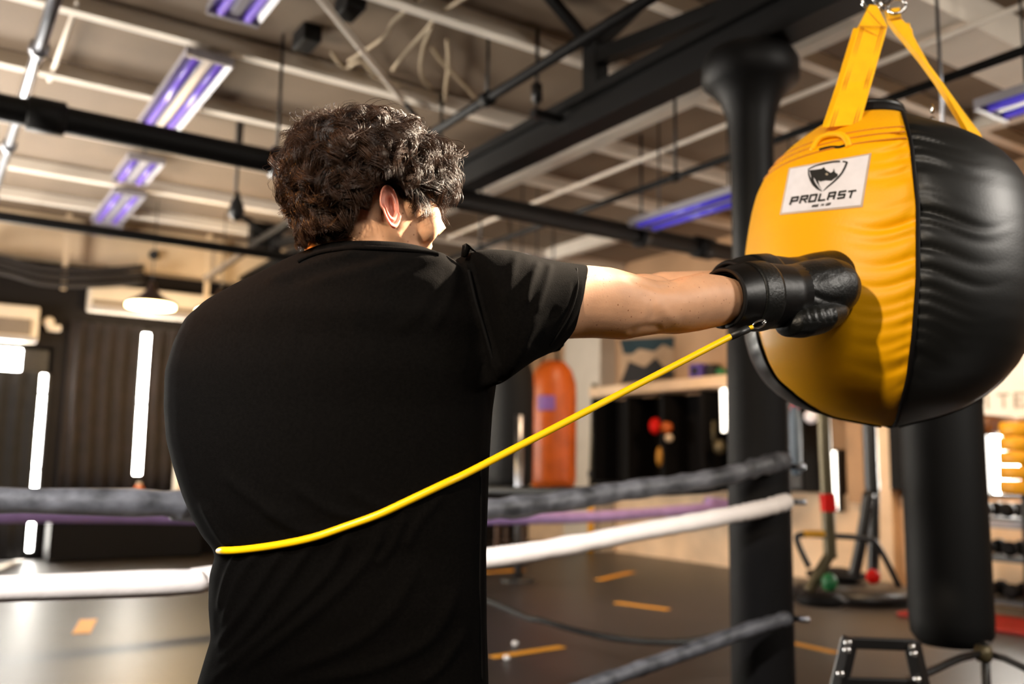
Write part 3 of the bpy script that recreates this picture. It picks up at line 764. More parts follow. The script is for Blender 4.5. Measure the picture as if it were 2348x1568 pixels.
# bench frame and tripod stand at the bottom right
dfr = 3.2
fs = thing('bench_frame', 'black steel frame with bolts at the bottom right', 'frame', (*onz(2020, 1700, 0)[:2], 0))
def Pv(x, y, v): return P(x, y, v)
for (x0, y0, x1, y1) in ((1948, 1470, 1925, 1568), (2092, 1478, 2112, 1568)):
    a1, a2 = P(x0, y0, dfr), P(x1, y1, dfr); k = a1[2] / (a1[2] - a2[2]); a3 = a1 + (a2 - a1) * k
    MB().beam(a1 + (a1-a2)*.1, a3, .045, .045).build('upright', 'black_steel', fs, smooth=False, bevel=.006)
MB().beam(P(1940, 1472, dfr), P(2098, 1478, dfr), .035, .04).build('top_bar', 'black_steel', fs, smooth=False, bevel=.006)
MB().beam(P(1925, 1560, dfr), P(2108, 1566, dfr), .03, .03).build('lower_bar', 'black_steel', fs, smooth=False, bevel=.006)
for x, y in ((1945, 1474), (1943, 1491), (2091, 1484), (2096, 1499), (1928, 1545), (2104, 1558)):
    c = P(x, y, dfr - .03); MB().lathe([(.012,-.012),(.014,0),(.008,.01)], c, 10, -FW).build('bolt', 'chrome', fs)
dt = 3.75
ap = P(2255, 1497, dt)
tp_ = thing('tripod_stand', 'black folding tripod base under the hanging black bag', 'stand', (ap[0], ap[1], 0))
MB().tube([P(2258, 1470, dt), (ap[0], ap[1], .02)], .018, 10).build('pole', 'black_steel', tp_)
for q in (P(2085, 1575, dt-.2), P(2400, 1568, dt-.1), ap + FW*.5 - UP*.2):
    e = ap + (q - ap) * 1.6; e = ap + (e - ap) * (ap[2] / (ap[2] - e[2])) if e[2] < ap[2]-.01 else e
    mid = ap + (q - ap) * .35 + UP * .02
    MB().tube([ap, mid, e + UP*.02], .014, 8).build('leg', 'black_steel', tp_)
MB().lathe([(.03,-.03),(.035,0),(.03,.03)], ap, 12).build('hub', 'olive_steel', tp_)
# ------------------------------------------------------------------ big yellow and black bag
VB = 2.12
bc = P(2045, 600, VB); bc[2] = 0
BR = nrm(np.cross(FW * 0 + nrm(np.array([bc[0], bc[1], 0])), UP)); BT = -nrm(np.array([bc[0], bc[1], 0]))   # right, toward viewer
prof = [(1.2484,.02,-.0193),(1.2514,.0255,-.022),(1.2602,.074,-.0291),(1.2748,.1361,-.0361),(1.2949,.1873,-.0395),(1.3201,.2278,-.0403),(1.3502,.2617,-.0387),(1.3846,.2883,-.0352),(1.4228,.309,-.0309),(1.4641,.3227,-.0269),
        (1.5079,.3304,-.0235),(1.5536,.3345,-.0205),(1.6004,.3345,-.0182),(1.6476,.3325,-.0161),(1.6944,.3284,-.0143),(1.7401,.322,-.0132),(1.7839,.3129,-.0134),(1.8253,.299,-.0153),(1.8634,.2773,-.0192),(1.8978,.2476,-.0249),
        (1.9279,.2121,-.0319),(1.9532,.1762,-.0386),(1.9732,.145,-.0432),(1.9878,.1217,-.0452),(1.9967,.1058,-.0456),(1.9996,.095,-.0456)]
pz, pr, psh = [np.array(c) for c in zip(*prof)]
_zz = np.linspace(pz[0], pz[-1], 160); _rr = np.interp(_zz, pz, pr); _ss = np.interp(_zz, pz, psh)
for _ in range(4):
    _rr[1:-1] = (_rr[:-2] + 2*_rr[1:-1] + _rr[2:]) / 4; _ss[1:-1] = (_ss[:-2] + 2*_ss[1:-1] + _ss[2:]) / 4
def bag_pt(lam, z, off=0.0):
    r = float(np.interp(z, _zz, _rr)) + off
    return np.array([bc[0], bc[1], z]) + float(np.interp(z, _zz, _ss))*BR + r * (math.sin(lam) * BR + math.cos(lam) * BT * .97)
zlow, zhigh = pz[0], pz[-1]
CB = np.array([bc[0], bc[1], 0]) + psh[0]*BR; CT = np.array([bc[0], bc[1], 0]) + psh[-1]*BR
def solve_lam(ys, xs, lo, hi):
    # longitude of a seam so that it passes the measured points; tabulated over height
    out = []
    for z in _zz[::4]:
        a, b = lo, hi
        for _ in range(30):
            m = (a + b)/2; x, y = proj(bag_pt(m, z))
            if x < np.interp(y, ys, xs): a = m
            else: b = m
        out.append((a + b)/2)
    return np.array(out)
lr_ = solve_lam([246, 290, 330, 470, 640, 770, 870, 960, 975], [2066, 2080, 2090, 2105, 2105, 2095, 2082, 2058, 2050], -.6, .9)
def lamR(z): return float(np.interp(z, _zz[::4], lr_))
ll_ = solve_lam([600, 650, 780, 830, 870, 925, 957, 975], [1717, 1719, 1738, 1756, 1778, 1846, 1905, 1960], -1.42, -.3)
def lam_left(z):
    y = proj(bag_pt(-1.2, z))[1]
    return float(np.interp(y, [620, 720], [-1.40, float(np.interp(z, _zz[::4], ll_))]))
bag = thing('punching_bag', 'big round yellow and black punching bag hit by the gloves', 'punching bag', (bc[0], bc[1], zlow))
rnd = np.random.RandomState(7)
rip = [(rnd.uniform(zlow+.08, zhigh-.1), rnd.uniform(.006, .013), rnd.uniform(.003, .008), rnd.uniform(.10, .34)) for _ in range(34)]
def gore(name, material, f0, f1, rip0, rip1, nl=44, nz=150):
    m = MB(); rows = []
    for z in np.linspace(zlow, zhigh, nz):
        a, b = f0(z), f1(z); row = []
        for k in range(nl + 1):
            la = a + (b - a) * k / nl; off = 0
            e1, e0 = (b - la), (la - a)
            for (rz, rw, ra, rl) in rip:
                g = math.exp(-((z + .02*math.sin(e1*7) - rz) / rw) ** 2)
                if rip1: off -= ra * g * math.exp(-(e1 / rl) ** 2) * min(1, e1 / .03 + .35)
                if rip0: off -= ra * g * math.exp(-(e0 / rl) ** 2) * min(1, e0 / .03 + .35)
            dd = min(e0, e1)
            off -= .006 * math.exp(-(dd / .035) ** 2)
            row.append(bag_pt(la, z, off))
        rows.append(row)
    m.rings(rows, cap=False, close=False)
    return m.build(name, material, bag)
D2 = math.radians
gY = gore('yellow_panel', 'yellow_vinyl', lam_left, lamR, False, True)
gB = gore('black_panel', 'black_vinyl', lamR, lambda z: D2(100), True, True)
gore('yellow_panel', 'yellow_vinyl', lambda z: D2(100), lambda z: D2(190), True, True, 24, 60)
gore('black_panel', 'black_vinyl', lambda z: D2(190), lambda z: D2(360) + lam_left(z), True, True, 24, 90)
for f in (lam_left, lamR, lambda z: D2(100), lambda z: D2(190)):
    MB().tube([bag_pt(f(z), z, -.001) for z in np.linspace(zlow, zhigh, 70)], .0045, 8).build('piping', 'black_trim', bag)
MB().lathe([(pr[0], 0), (.1*pr[1], -.004), (.001, -.004)], (CB[0], CB[1], zlow), 32).build('bottom_patch', 'black_trim', bag)
MB().lathe([(pr[-1]*1.0, -.006), (pr[-1]*1.02, .01), (pr[-1]*.95, .022), (pr[-1]*.2, .028), (.001, .03)], (CT[0], CT[1], zhigh), 36).build('top_lid', 'black_trim', bag)
MB().tube([np.array([CT[0], CT[1], zhigh+.024]) + pr[-1]*.86*(math.cos(t)*BR + math.sin(t)*BT) for t in np.linspace(0, 2*math.pi, 40)], .010, 8).build('zip_rim', 'black_vinyl', bag)
c = P(2137, 250, VB-.01)
MB().ell(c, (.006, .006, .014)).ell(c - UP*.03, (.008, .008, .012)).build('zip_pull', 'chrome', bag)

def bvh(ob_):
    me = ob_.data
    o = WPOS[ob_.parent.name] if ob_.parent else WPOS[ob_.name]
    return BVHTree.FromPolygons([tuple(np.array(v.co) + o) for v in me.vertices], [tuple(p.vertices) for p in me.polygons])
tY = bvh(gY)
def hit(tree, px, py, off=0.0):
    d = nrm(ray(px, py)); h = tree.ray_cast(Vector(CAM), Vector(d))
    if h[0] is None: return None
    n = np.array(h[1]); n = n if n.dot(d) < 0 else -n
    return np.array(h[0]) + n * off
# stitch lines following the latitude of the bag
for yy in (300, 318, 338):
    z = P(2020, yy, VB-.2)[2]
    pts = [bag_pt(la, z, .0005) for la in np.linspace(D2(-72), lamR(z)-.03, 40)]
    MB().tube(pts, .0022, 6).build('stitched_fold', mat('amber_thread', (196, 122, 4), .7) if 'amber_thread' not in MATS else 'amber_thread', bag)
# carry handle
hp = [hit(tY, x, y, .001 + o) for x, y, o in ((1864, 345, 0), (1873, 332, .004), (1886, 322, .007), (1908, 316, .008), (1930, 316, .007), (1942, 324, .004), (1947, 337, 0))]
MB().tube(spline(hp, 30), .0072, 10).build('carry_handle', 'yellow_web', bag)
hp = [hit(tY, x, y, .001) for x, y in ((1880, 344), (1895, 340), (1910, 338), (1925, 338), (1938, 334))]
MB().tube(spline(hp, 16), .0035, 8).build('handle_gap', 'black_trim', bag)
# straps
def strap(rows, thick, name='strap', material='yellow_web'):
    m = MB(); rs = []
    for (l, r_, v) in rows:
        a = P(*l, v); b = P(*r_, v); n = -FW * thick
        rs.append([a, b, b - n, a - n])
    m.rings(rs); return m.build(name, material, bag, smooth=False, bevel=.0015)
h1 = hit(tY, 1935, 292); v1 = (h1 - CAM).dot(FW)
rows = [((1894, 292), (1973, 284), v1-.004), ((1928, 190), (2001, 184), v1*.55+VB*.45), ((1966, 64), (2036, 60), VB-.03), ((1994, 10), (2012, 12), VB-.01)]
strap(rows, .004)
strap([((l[0]-9, l[1]), (r_[0]-9, r_[1]), v+.016) for l, r_, v in rows[:3]], .004)
for dx in (.12, .2, .8, .88):
    pts = [P(l[0]+(r_[0]-l[0])*dx, l[1]+(r_[1]-l[1])*dx, v-.001) for l, r_, v in rows[:3]]
    MB().tube(spline(pts, 14), .0011, 5).build('stitching', 'amber_thread', bag)
for (x0, y0), (x1, y1) in (((1972, 62), (2030, 92)), ((1990, 25), (2025, 62)), ((1970, 60), (2034, 62)), ((1958, 88), (2024, 104))):
    MB().tube([P(x0, y0, VB-.035), P(x1, y1, VB-.04)], .0011, 5).build('stitching', 'amber_thread', bag)
vb = (bag_pt(D2(97), 1.90) - CAM).dot(FW)
def sv(k): return VB + .02 + (vb - VB - .02)*k
strap([((2034, 20), (2064, 16), sv(0)), ((2041, 47), (2067, 42), sv(.03)), ((2062, 74), (2092, 66), sv(.14)), ((2076, 90), (2095, 82), sv(.22)), ((2112, 133), (2131, 147), sv(.42)), ((2152, 188), (2166, 194), sv(.62)), ((2198, 263), (2212, 258), sv(.88)), ((2216, 294), (2249, 306), sv(1)), ((2224, 312), (2256, 322), sv(1.03))], .02)
strap([((2068, 52), (2086, 52), VB+.05), ((2080, 84), (2094, 82), VB+.045)], .006)
MB().tube([P(2036, 46, VB+.015), P(2068, 41, VB+.015)], .0016, 5).build('stitching', 'amber_thread', bag)
for (x, y, rr, t) in ((1992, 4, .018, .2), (2022, 12, .014, .9), (2056, 14, .020, -.4), (2024, -12, .026, 0)):
    c = P(x, y, VB); a_ = nrm(RT*math.cos(t) + FW*math.sin(t))
    MB().tube([c + rr*(math.cos(q)*a_ + math.sin(q)*UP) for q in np.linspace(0, 2*math.pi, 22)], .0042, 8).build('metal_ring', 'chrome', bag)
ctop = P(2024, -30, VB)
chn = thing('hanging_chain', 'steel chain above the yellow straps at the top edge', 'chain', ctop)
m = MB(); z = ctop[2]; k = 0
while z < 3.92:
    a_ = RT if k % 2 else FW
    m.tube([np.array([ctop[0], ctop[1], z]) + .012*math.cos(q)*a_ + .022*math.sin(q)*UP for q in np.linspace(0, 2*math.pi, 12)], .0035, 6); z += .034; k += 1
m.build('links', 'steel_grey', chn)
# white label with shield emblem and lettering
LC = [(1810, 386), (1998, 352), (1978, 475), (1789, 493)]
def lab(s, t, off=.0022):
    a = np.array(LC[0])*(1-s)*(1-t) + np.array(LC[1])*s*(1-t) + np.array(LC[2])*s*t + np.array(LC[3])*(1-s)*t
    return hit(tY, a[0], a[1], off)
def patch(s0, s1, t0, t1, off, name, material, parent, n=16, thick=.0015):
    m = MB(); f = [[lab(s0+(s1-s0)*i/n, t0+(t1-t0)*j/n, off) for i in range(n+1)] for j in range(n+1)]
    m.rings(f, cap=False, close=False)
    return m.build(name, material, parent)
lb = patch(0, 1, 0, 1, .0018, 'brand_label', 'label_edge', bag)
patch(.025, .975, .035, .965, .0030, 'label_face', 'label_white', lb)
def ink(polys, name, material, off=.0042):
    m = MB()
    for poly in polys:
        pts = []
        for i in range(len(poly)):
            a, b = np.array(poly[i], float), np.array(poly[(i+1) % len(poly)], float)
            for q in range(2): pts.append(a + (b - a) * q / 2)
        o = len(m.v); m.v += [tuple(lab(s, t, off)) for s, t in pts]; m.f.append(tuple(range(o, o + len(pts))))
    o_ = m.build(name, material, lb, smooth=False)
    bm = bmesh.new(); bm.from_mesh(o_.data); bmesh.ops.triangulate(bm, faces=bm.faces); bm.to_mesh(o_.data); bm.free()
# emblem in label coordinates (measured on the enlarged label: 2254x1568 crop)
def cr(x, y):
    px, py = 1780 + x / 2254 * 230, 340 + y / 1568 * 160
    # invert bilinear by a few Newton steps
    s, t = .5, .5
    for _ in range(12):
        a = np.array(LC[0])*(1-s)*(1-t) + np.array(LC[1])*s*(1-t) + np.array(LC[2])*s*t + np.array(LC[3])*(1-s)*t
        ds = (np.array(LC[1])-LC[0])*(1-t) + (np.array(LC[2])-LC[3])*t; dt_ = (np.array(LC[3])-LC[0])*(1-s) + (np.array(LC[2])-LC[1])*s
        e = np.array([px, py]) - a; J = np.array([ds, dt_]).T; d = np.linalg.solve(J, e); s += d[0]; t += d[1]
    return (s, t)
def band_poly(pts, w0):
    pts = [np.array(p, float) for p in pts]; L = []; R_ = []
    ws = w0 if hasattr(w0, '__len__') else [w0]*len(pts)
    for i, p in enumerate(pts):
        t = pts[min(i+1, len(pts)-1)] - pts[max(i-1, 0)]; n = np.array([-t[1], t[0]]) / (np.linalg.norm(t)+1e-9)
        L.append(p + n*ws[i]/2); R_.append(p - n*ws[i]/2)
    return L + R_[::-1]
def strips(pts, w0):
    out = []
    ws = w0 if hasattr(w0, '__len__') else [w0]*len(pts)
    for i in range(len(pts)-1):
        out.append([cr(*q) for q in band_poly(pts[i:i+2], ws[i:i+2])])
    return out
sh_ = strips([(755,480),(900,410),(1100,360),(1300,325),(1450,318)], [20,26,34,34,34]) + strips([(1500,318),(1560,325),(1610,335)], [28,34,20]) + \
      strips([(1600,335),(1555,450),(1490,570),(1400,680),(1280,790),(1160,890),(1075,975)], [40,44,42,40,36,30,12]) + \
      strips([(745,480),(750,600),(790,720),(850,830),(940,920),(1050,985)], [22,34,40,44,34,12])
ink(sh_, 'shield_outline', 'label_ink')
ink([[cr(*q) for q in ((765,510),(900,500),(1030,480),(1095,440),(1125,500),(1235,570),(1180,640),(1090,660),(960,650),(860,670),(800,640))],
     [cr(*q) for q in ((1235,570),(1285,545),(1310,470),(1335,560),(1400,600),(1390,650),(1250,745),(1180,640))],
     [cr(*q) for q in ((960,650),(1090,660),(1180,640),(1250,745),(1120,735),(1010,765),(960,735))],
     [cr(*q) for q in ((800,640),(860,670),(880,760),(950,860),(1040,965),(930,890),(850,800),(805,720))],
     [cr(*q) for q in ((860,670),(960,650),(965,740),(985,850),(1060,965),(960,850),(900,760))]], 'animal_head', 'label_ink')
ink([[cr(*q) for q in ((1125,590),(1160,580),(1190,605),(1165,635),(1130,620))]], 'eye_mark', 'label_grey', .0050)
ink(strips([(875,700),(920,800),(990,900),(1050,965)], [18,26,22,8]), 'horn_gap', 'label_white', .0050)
# angular capitals: each letter inside a slanted cell from top-left (x,y) to bottom
def letter(ch, x, y, wd, hg, sl=-.32, up=-.14, th=42):
    G = {'P': [[(0,1),(0,0),(1,0),(1,.55),(.1,.55)]], 'R': [[(0,1),(0,0),(1,0),(1,.5),(.1,.5)], [(.45,.5),(1,1)]], 'O': [[(0,0),(1,0),(1,1),(0,1),(0,0)]],
         'L': [[(0,0),(0,1),(1,1)]], 'A': [[(0,1),(0,0),(1,0),(1,1)], [(0,.55),(1,.55)]], 'S': [[(1,0),(0,0),(0,.5),(1,.5),(1,1),(0,1)]], 'T': [[(-.05,0),(1.05,0)], [(.5,0),(.5,1)]],
         'M': [[(0,1),(0,0),(.5,.6),(1,0),(1,1)]], 'D': [[(0,0),(.8,0),(1,.3),(1,.7),(.8,1),(0,1),(0,0)]], 'E': [[(1,0),(0,0),(0,1),(1,1)], [(0,.5),(.8,.5)]],
         'I': [[(.5,0),(.5,1)]], 'N': [[(0,1),(0,0),(1,1),(1,0)]], 'U': [[(0,0),(0,1),(1,1),(1,0)]]}
    out = []
    for pl in G[ch]:
        pts = [(x + a*wd + sl*b*hg, y + b*hg + up*a*wd) for a, b in pl]
        for i in range(len(pts)-1):
            p, q = np.array(pts[i]), np.array(pts[i+1]); e = nrm(q-p)*th*.35
            out.append([cr(*k) for k in band_poly([p-e, q+e], th)])
    return out
ls = []
for ch, x, y in (('P',385,1125),('R',600,1095),('O',800,1070),('L',1015,1045),('A',1215,1020),('S',1440,995),('T',1650,985)):
    ls += letter(ch, x, y, 135, 145)
ink(ls, 'lettering', 'label_ink')
ls = []; x = 835
for ch in 'MADE IN USA':
    if ch != ' ': ls += letter(ch, x, 1290 - (x-835)*.13, 26, 48, th=11)
    x += 38
ink(ls, 'small_lettering', 'label_ink')
# ------------------------------------------------------------------ the man
def remesh(mb, vox, smooth=6, subd=0, lam=.5):
    me = bpy.data.meshes.new('tmp'); me.from_pydata(mb.v, [], mb.f)
    bm = bmesh.new(); bm.from_mesh(me); bmesh.ops.recalc_face_normals(bm, faces=bm.faces); bm.to_mesh(me); bm.free()
    ob_ = bpy.data.objects.new('tmp', me); scene.collection.objects.link(ob_)
    r = ob_.modifiers.new('r', 'REMESH'); r.mode = 'VOXEL'; r.voxel_size = vox
    if smooth: s = ob_.modifiers.new('s', 'SMOOTH'); s.iterations = smooth; s.factor = lam
    if subd: q = ob_.modifiers.new('q', 'SUBSURF'); q.levels = subd; q.render_levels = subd
    dg = bpy.context.evaluated_depsgraph_get(); dg.update()
    m2 = bpy.data.meshes.new_from_object(ob_.evaluated_get(dg))
    V = np.empty(len(m2.vertices)*3); m2.vertices.foreach_get('co', V); V = V.reshape(-1, 3)
    N = np.empty(len(m2.vertices)*3); m2.vertices.foreach_get('normal', N); N = N.reshape(-1, 3)
    Fc = [tuple(p.vertices) for p in m2.polygons]
    bpy.data.objects.remove(ob_); bpy.data.meshes.remove(m2); bpy.data.meshes.remove(me)
    return V, N, Fc
def projV(V):
    D = V - CAM; k = D @ _f
    return np.stack([CX + FPX*(D @ CR)/k, CY - FPX*(D @ CU)/k], 1)
def folds(V, N, lines):
    p2 = projV(V); tocam = CAM - V; tocam /= np.linalg.norm(tocam, axis=1, keepdims=True)
    face = np.clip((N*tocam).sum(1)*2.5 + .1, 0, 1)
    off = np.zeros(len(V))
    for pts, amp, wd in lines:
        pts = np.array(spline([(x, y, 0) for x, y in pts], 14))[:, :2]
        best = np.full(len(V), 1e9); tt = np.zeros(len(V))
        for i in range(len(pts)-1):
            a, b = pts[i], pts[i+1]; ab = b - a; L = ab.dot(ab) + 1e-9
            u = np.clip(((p2 - a) @ ab) / L, 0, 1); dd = np.linalg.norm(p2 - (a + u[:, None]*ab), axis=1)
            m_ = dd < best; best[m_] = dd[m_]; tt[m_] = (i + u[m_]) / (len(pts)-1)
        fade = np.clip(np.minimum(tt, 1-tt)*6, 0, 1)*.85 + .15
        off += amp * np.exp(-(best/wd)**2) * fade
    return V + N * (off*face)[:, None]
def raw(name, V, Fc, material, parent=None, base=None):
    m = MB(); m.v = [tuple(v) for v in V]; m.f = Fc
    return m.build(name, material, parent, base=base)
def sring(A, B, h1, h2, n=40, ex=2.2, e2=None):
    c = (A + B)/2; e1 = (B - A)/2; d = nrm(np.cross(UP, e1)) if e2 is None else nrm(e2)   # d points away from the viewer for left-right rings
    out = []
    for k in range(n):
        t = 2*math.pi*k/n; cs, sn = math.cos(t), math.sin(t)
        x = math.copysign(abs(cs)**(2/ex), cs); y = math.copysign(abs(sn)**(2/ex), sn)
        out.append(c + e1*x + d*(h1 if y > 0 else h2)*y)
    return out
# torso rows: y, left x, right x, v left, v right, half depth
TOR = [(1790,458,1120,1.49,1.42,.155),(1680,456,1120,1.49,1.42,.155),(1568,471,1116,1.49,1.41,.150),(1510,488,1114,1.49,1.41,.148),(1450,505,1113,1.48,1.41,.145),(1380,499,1112,1.48,1.40,.140),
       (1310,500,1112,1.48,1.40,.136),(1268,511,1112,1.47,1.40,.130),(1252,505,1113,1.47,1.40,.130),(1225,484,1113,1.48,1.40,.138),(1180,461,1114,1.49,1.40,.145),(1130,442,1115,1.50,1.40,.15),(1075,426,1116,1.51,1.40,.155),
       (1010,411,1119,1.52,1.40,.16),(940,405,1124,1.52,1.40,.16),(860,408,1135,1.52,1.39,.16),(795,425,1138,1.51,1.39,.155),(745,449,1135,1.50,1.38,.15),(705,492,1120,1.49,1.38,.14),(668,556,1100,1.47,1.37,.125),
       (638,612,1085,1.45,1.37,.11),(610,662,1060,1.43,1.36,.095),(588,708,1030,1.41,1.36,.082),(573,742,985,1.40,1.36,.07)]
def torso(scale=1.0, dz=0):
    out = []
    for (y, l, r, vl, vr, h) in TOR:
        A, B = P(l, y, vl), P(r, y, vr); c = (A+B)/2
        A = c + (A-c)*scale; B = c + (B-c)*scale
        out.append(sring(A + UP*dz, B + UP*dz, h*scale, h*scale))
    return out
# right arm rings: (top px),(bottom px), v, half depth
ARM = [((1120,640),(1130,810),1.36,.055),((1200,622),(1200,800),1.375,.055),((1270,613),(1262,782),1.395,.055),((1340,609),(1310,776),1.42,.054),((1392,614),(1368,775),1.445,.053),((1443,628),(1432,779),1.475,.050),((1487,642),(1474,771),1.50,.047),
       ((1525,646),(1515,765),1.525,.048),((1565,634),(1556,766),1.55,.050),((1605,627),(1598,760),1.575,.048),((1645,632),(1640,751),1.60,.044),((1690,645),(1688,738),1.635,.036),((1740,652),(1740,730),1.67,.032),((1800,650),(1800,735),1.71,.036)]
AX = nrm(.52*RT - .85*FW)
def armrings(rows, n=28, grow=0.0):
    out = []
    for a, b, v, h in rows:
        A, B = P(*a, v), P(*b, v); c = (A+B)/2; g = 1 + grow
        out.append(sring(c + (A-c)*g, c + (B-c)*g, h*g, h*g, n, 2.1, AX))
    return out
# head frame
PH = math.radians(68); TH = math.radians(4)
hx = nrm(math.cos(TH)*(math.sin(PH)*RT + math.cos(PH)*FW) - math.sin(TH)*UP)
hy = nrm(np.cross(UP, hx)); hz = np.cross(hx, hy)
HR = np.stack([hx, hy, hz], 1); HC = P(822, 428, 1.365)
def H(x, y, z): return HC + HR @ np.array([x, y, z], float)
def tilt(pitch):
    c, s = math.cos(pitch), math.sin(pitch); return HR @ np.array([[c,0,s],[0,1,0],[-s,0,c]])

body = MB()
body.rings(torso(.93, -.012)[1:])
body.rings(armrings(ARM))
body.ell(P(1490, 655, 1.55), (.058, .03, .020), np.stack([nrm(RT*.78+FW*.6), nrm(RT*-.6+FW*.78), UP], 1))        # outer forearm muscle
body.ell(P(1585, 700, 1.585), (.06, .046, .048), np.stack([nrm(RT*.78+FW*.6), nrm(RT*-.6+FW*.78), UP], 1))
# left arm, reaching forward beside the right one
LS = uvL = RT*(-.17) + FW*1.66 + UP*1.40
LW = P(1700, 655, 1.80)
LE = (LS + LW)/2 - UP*.008 + FW*.05
pts = [LS - RT*.08, LS, (LS+LE)/2, LE, (LE+LW)/2 + UP*.012, LW, LW + nrm(LW-LE)*.08]
body.tube(pts, [.06, .064, .054, .046, .046, .033, .034], 20)
# neck and head
body.rings([sring(P(680,650,1.44), P(965,650,1.38), .07, .07), sring(P(698,600,1.41), P(945,600,1.37), .064, .064), sring(P(714,560,1.395), P(935,560,1.37), .060, .060), sring(P(722,510,1.385), P(922,510,1.365), .056, .056), sring(P(745,440,1.375), P(880,440,1.365), .05, .05)])
for (c, r) in (((.062,0,-.055),(.040,.052,.064)), ((.062,0,-.092),(.044,.044,.050)), ((.085,.03,-.045),(.022,.026,.035)), ((.085,-.03,-.045),(.022,.026,.035)), ((-.005,0,.012),(.098,.077,.086)), ((.034,0,-.045),(.060,.066,.085)), ((.036,0,-.092),(.048,.050,.038)), ((.076,0,-.113),(.022,.027,.018)), ((.012,.043,-.072),(.034,.015,.034)), ((.012,-.043,-.072),(.034,.015,.034)),
               ((.060,.042,-.034),(.030,.024,.022)), ((.060,-.042,-.034),(.030,.024,.022)), ((.082,.025,.004),(.018,.030,.010)), ((.082,-.025,.004),(.018,.030,.010)), ((.101,.012,-.052),(.011,.009,.008)), ((.101,-.012,-.052),(.011,.009,.008)),
               ((.094,0,-.076),(.011,.024,.006)), ((.091,0,-.087),(.011,.022,.007)), ((.080,.031,-.022),(.013,.014,.012)), ((.080,-.031,-.022),(.013,.014,.012))):
    body.ell(H(c[0] + (.024 if c[0] > .065 else .008 if c[0] > .02 else 0), c[1], c[2]), r, HR, 20, 12)
body.tube([H(.112,0,.0), H(.124,0,-.02), H(.138,0,-.042), H(.128,0,-.054)], [.008, .009, .012, .009], 12)
# pelvis and legs
PEL = RT*(-.27) + FW*1.45
PEL = PEL + FW*.02
hipR, hipL = PEL + RT*.08 - FW*.02 + UP*.72, PEL - RT*.08 + FW*.04 + UP*.72
ankR, ankL = RT*(-.30) + FW*1.24 + UP*.09, RT*(-.06) + FW*1.78 + UP*.09
def leg(m, hip, ank, g=1.0):
    kn = (hip + ank)/2 + RT*.035 + FW*.03 + UP*.02
    m.tube([hip + UP*.03, hip, (hip+kn)/2, kn, (kn+ank)/2 + UP*.03, ank], [.115*g, .105*g, .088*g, .066*g, .060*g, .042*g], 24)
leg(body, hipR, ankR); leg(body, hipL, ankL)
body.ell(PEL + UP*.80, (.19, .12, .14), np.stack([nrm(RT*.9-FW*.4), nrm(RT*.4+FW*.9), UP], 1))
for ank in (ankR, ankL):
    hd = nrm(RT*.7 + FW*.7); body.rings([sring(ank + hd*d + np.cross(UP, hd)*w - UP*dz, ank + hd*d - np.cross(UP, hd)*w - UP*dz, h, h, 16, 2.2, UP) for d, w, dz, h in ((-.06,.03,.05,.035),(0,.038,.045,.04),(.08,.045,.055,.03),(.15,.04,.062,.022),(.19,.025,.065,.018))])
V, N, Fc = remesh(body, .0048, 5)
V = folds(V, N, [([(1442,636),(1480,650),(1520,660),(1560,650)], -.0035, 7), ([(1500,690),(1530,720),(1560,745)], .0015, 12), ([(1440,765),(1480,750),(1520,752)], -.0025, 8),
                 ([(1475,668),(1500,700),(1495,735)], -.0012, 9), ([(905,530),(935,560),(950,580)], .0015, 6)])
# ear, finer mesh set into the head of the same surface
def ear(side):
    eo = np.array([.032, -.0715*side, -.046]); fl = math.radians(10)
    # basis: p forward along the head, q up, o outward
    p = np.array([math.cos(fl), side*math.sin(fl)*1.0, 0]); o = np.array([-math.sin(fl), -side*math.cos(fl), 0]); 
    p = np.array([math.cos(fl), -side*-math.sin(fl), 0]); q = nrm(np.array([-.16, 0, 1]))
    prof = [(.02,-.006),(.28,-.006),(.42,-.001),(.54,.0045),(.64,.004),(.74,.0005),(.84,.004),(.92,.0065),(.98,.005),(1.0,.001),(.97,-.004),(.85,-.006),(.6,-.010),(.35,-.016),(.02,-.018)]
    n = 40; rs = []
    for rho, h in prof:
        row = []
        for k in range(n):
            t = 2*math.pi*k/n; ct, st = math.cos(t), math.sin(t)
            a = .0185 if ct < 0 else .0150; b = .0325
            lobe = 1 - .22*max(0, -st)**2
            rim = 1 - .75*max(0, ct)**1.5 - .35*max(0, -st-.5)
            hh = h*rim if h > 0 else h*(1 - .5*max(0, -st-.4))
            xx, yy = rho*a*ct*lobe + (.004 if st < -.3 else 0)*rho, rho*b*st
            row.append(H(*(eo + p*(xx + .006) + q*yy + o*(hh + .004 + .010*(-xx/.018 if xx < 0 else 0)))))
        rs.append(row)
    return MB().rings(rs, cap=True)
er = ear(1); el_ = ear(-1)
nv = len(V); V = np.vstack([V, np.array(er.v), np.array(el_.v)])
Fc = Fc + [tuple(i + nv for i in f) for f in er.f] + [tuple(i + nv + len(er.v) for i in f) for f in el_.f]
pbase = PEL.copy(); pbase[2] = 0
nbody = len(Fc) - len(er.f) - len(el_.f)
man = tag(raw('person', V, Fc, 'skin', base=pbase), 'person in black shirt seen from behind, pushing both boxing gloves into the yellow bag', 'person')

man.data.materials.append(MATS['skin_ear'])
for pi in range(nbody, len(man.data.polygons)): man.data.polygons[pi].material_index = 1
# shirt
sm = MB()
sm.rings(torso(1.0)[1:])
SLV = [((1062,578),(1110,890),1.365,.085),((1110,573),(1140,884),1.365,.084),((1165,576),(1172,860),1.37,.078),((1225,592),(1212,832),1.385,.070),((1285,603),(1245,816),1.40,.064),((1342,609),(1264,808),1.425,.058)]
sm.rings(armrings(SLV, 36))
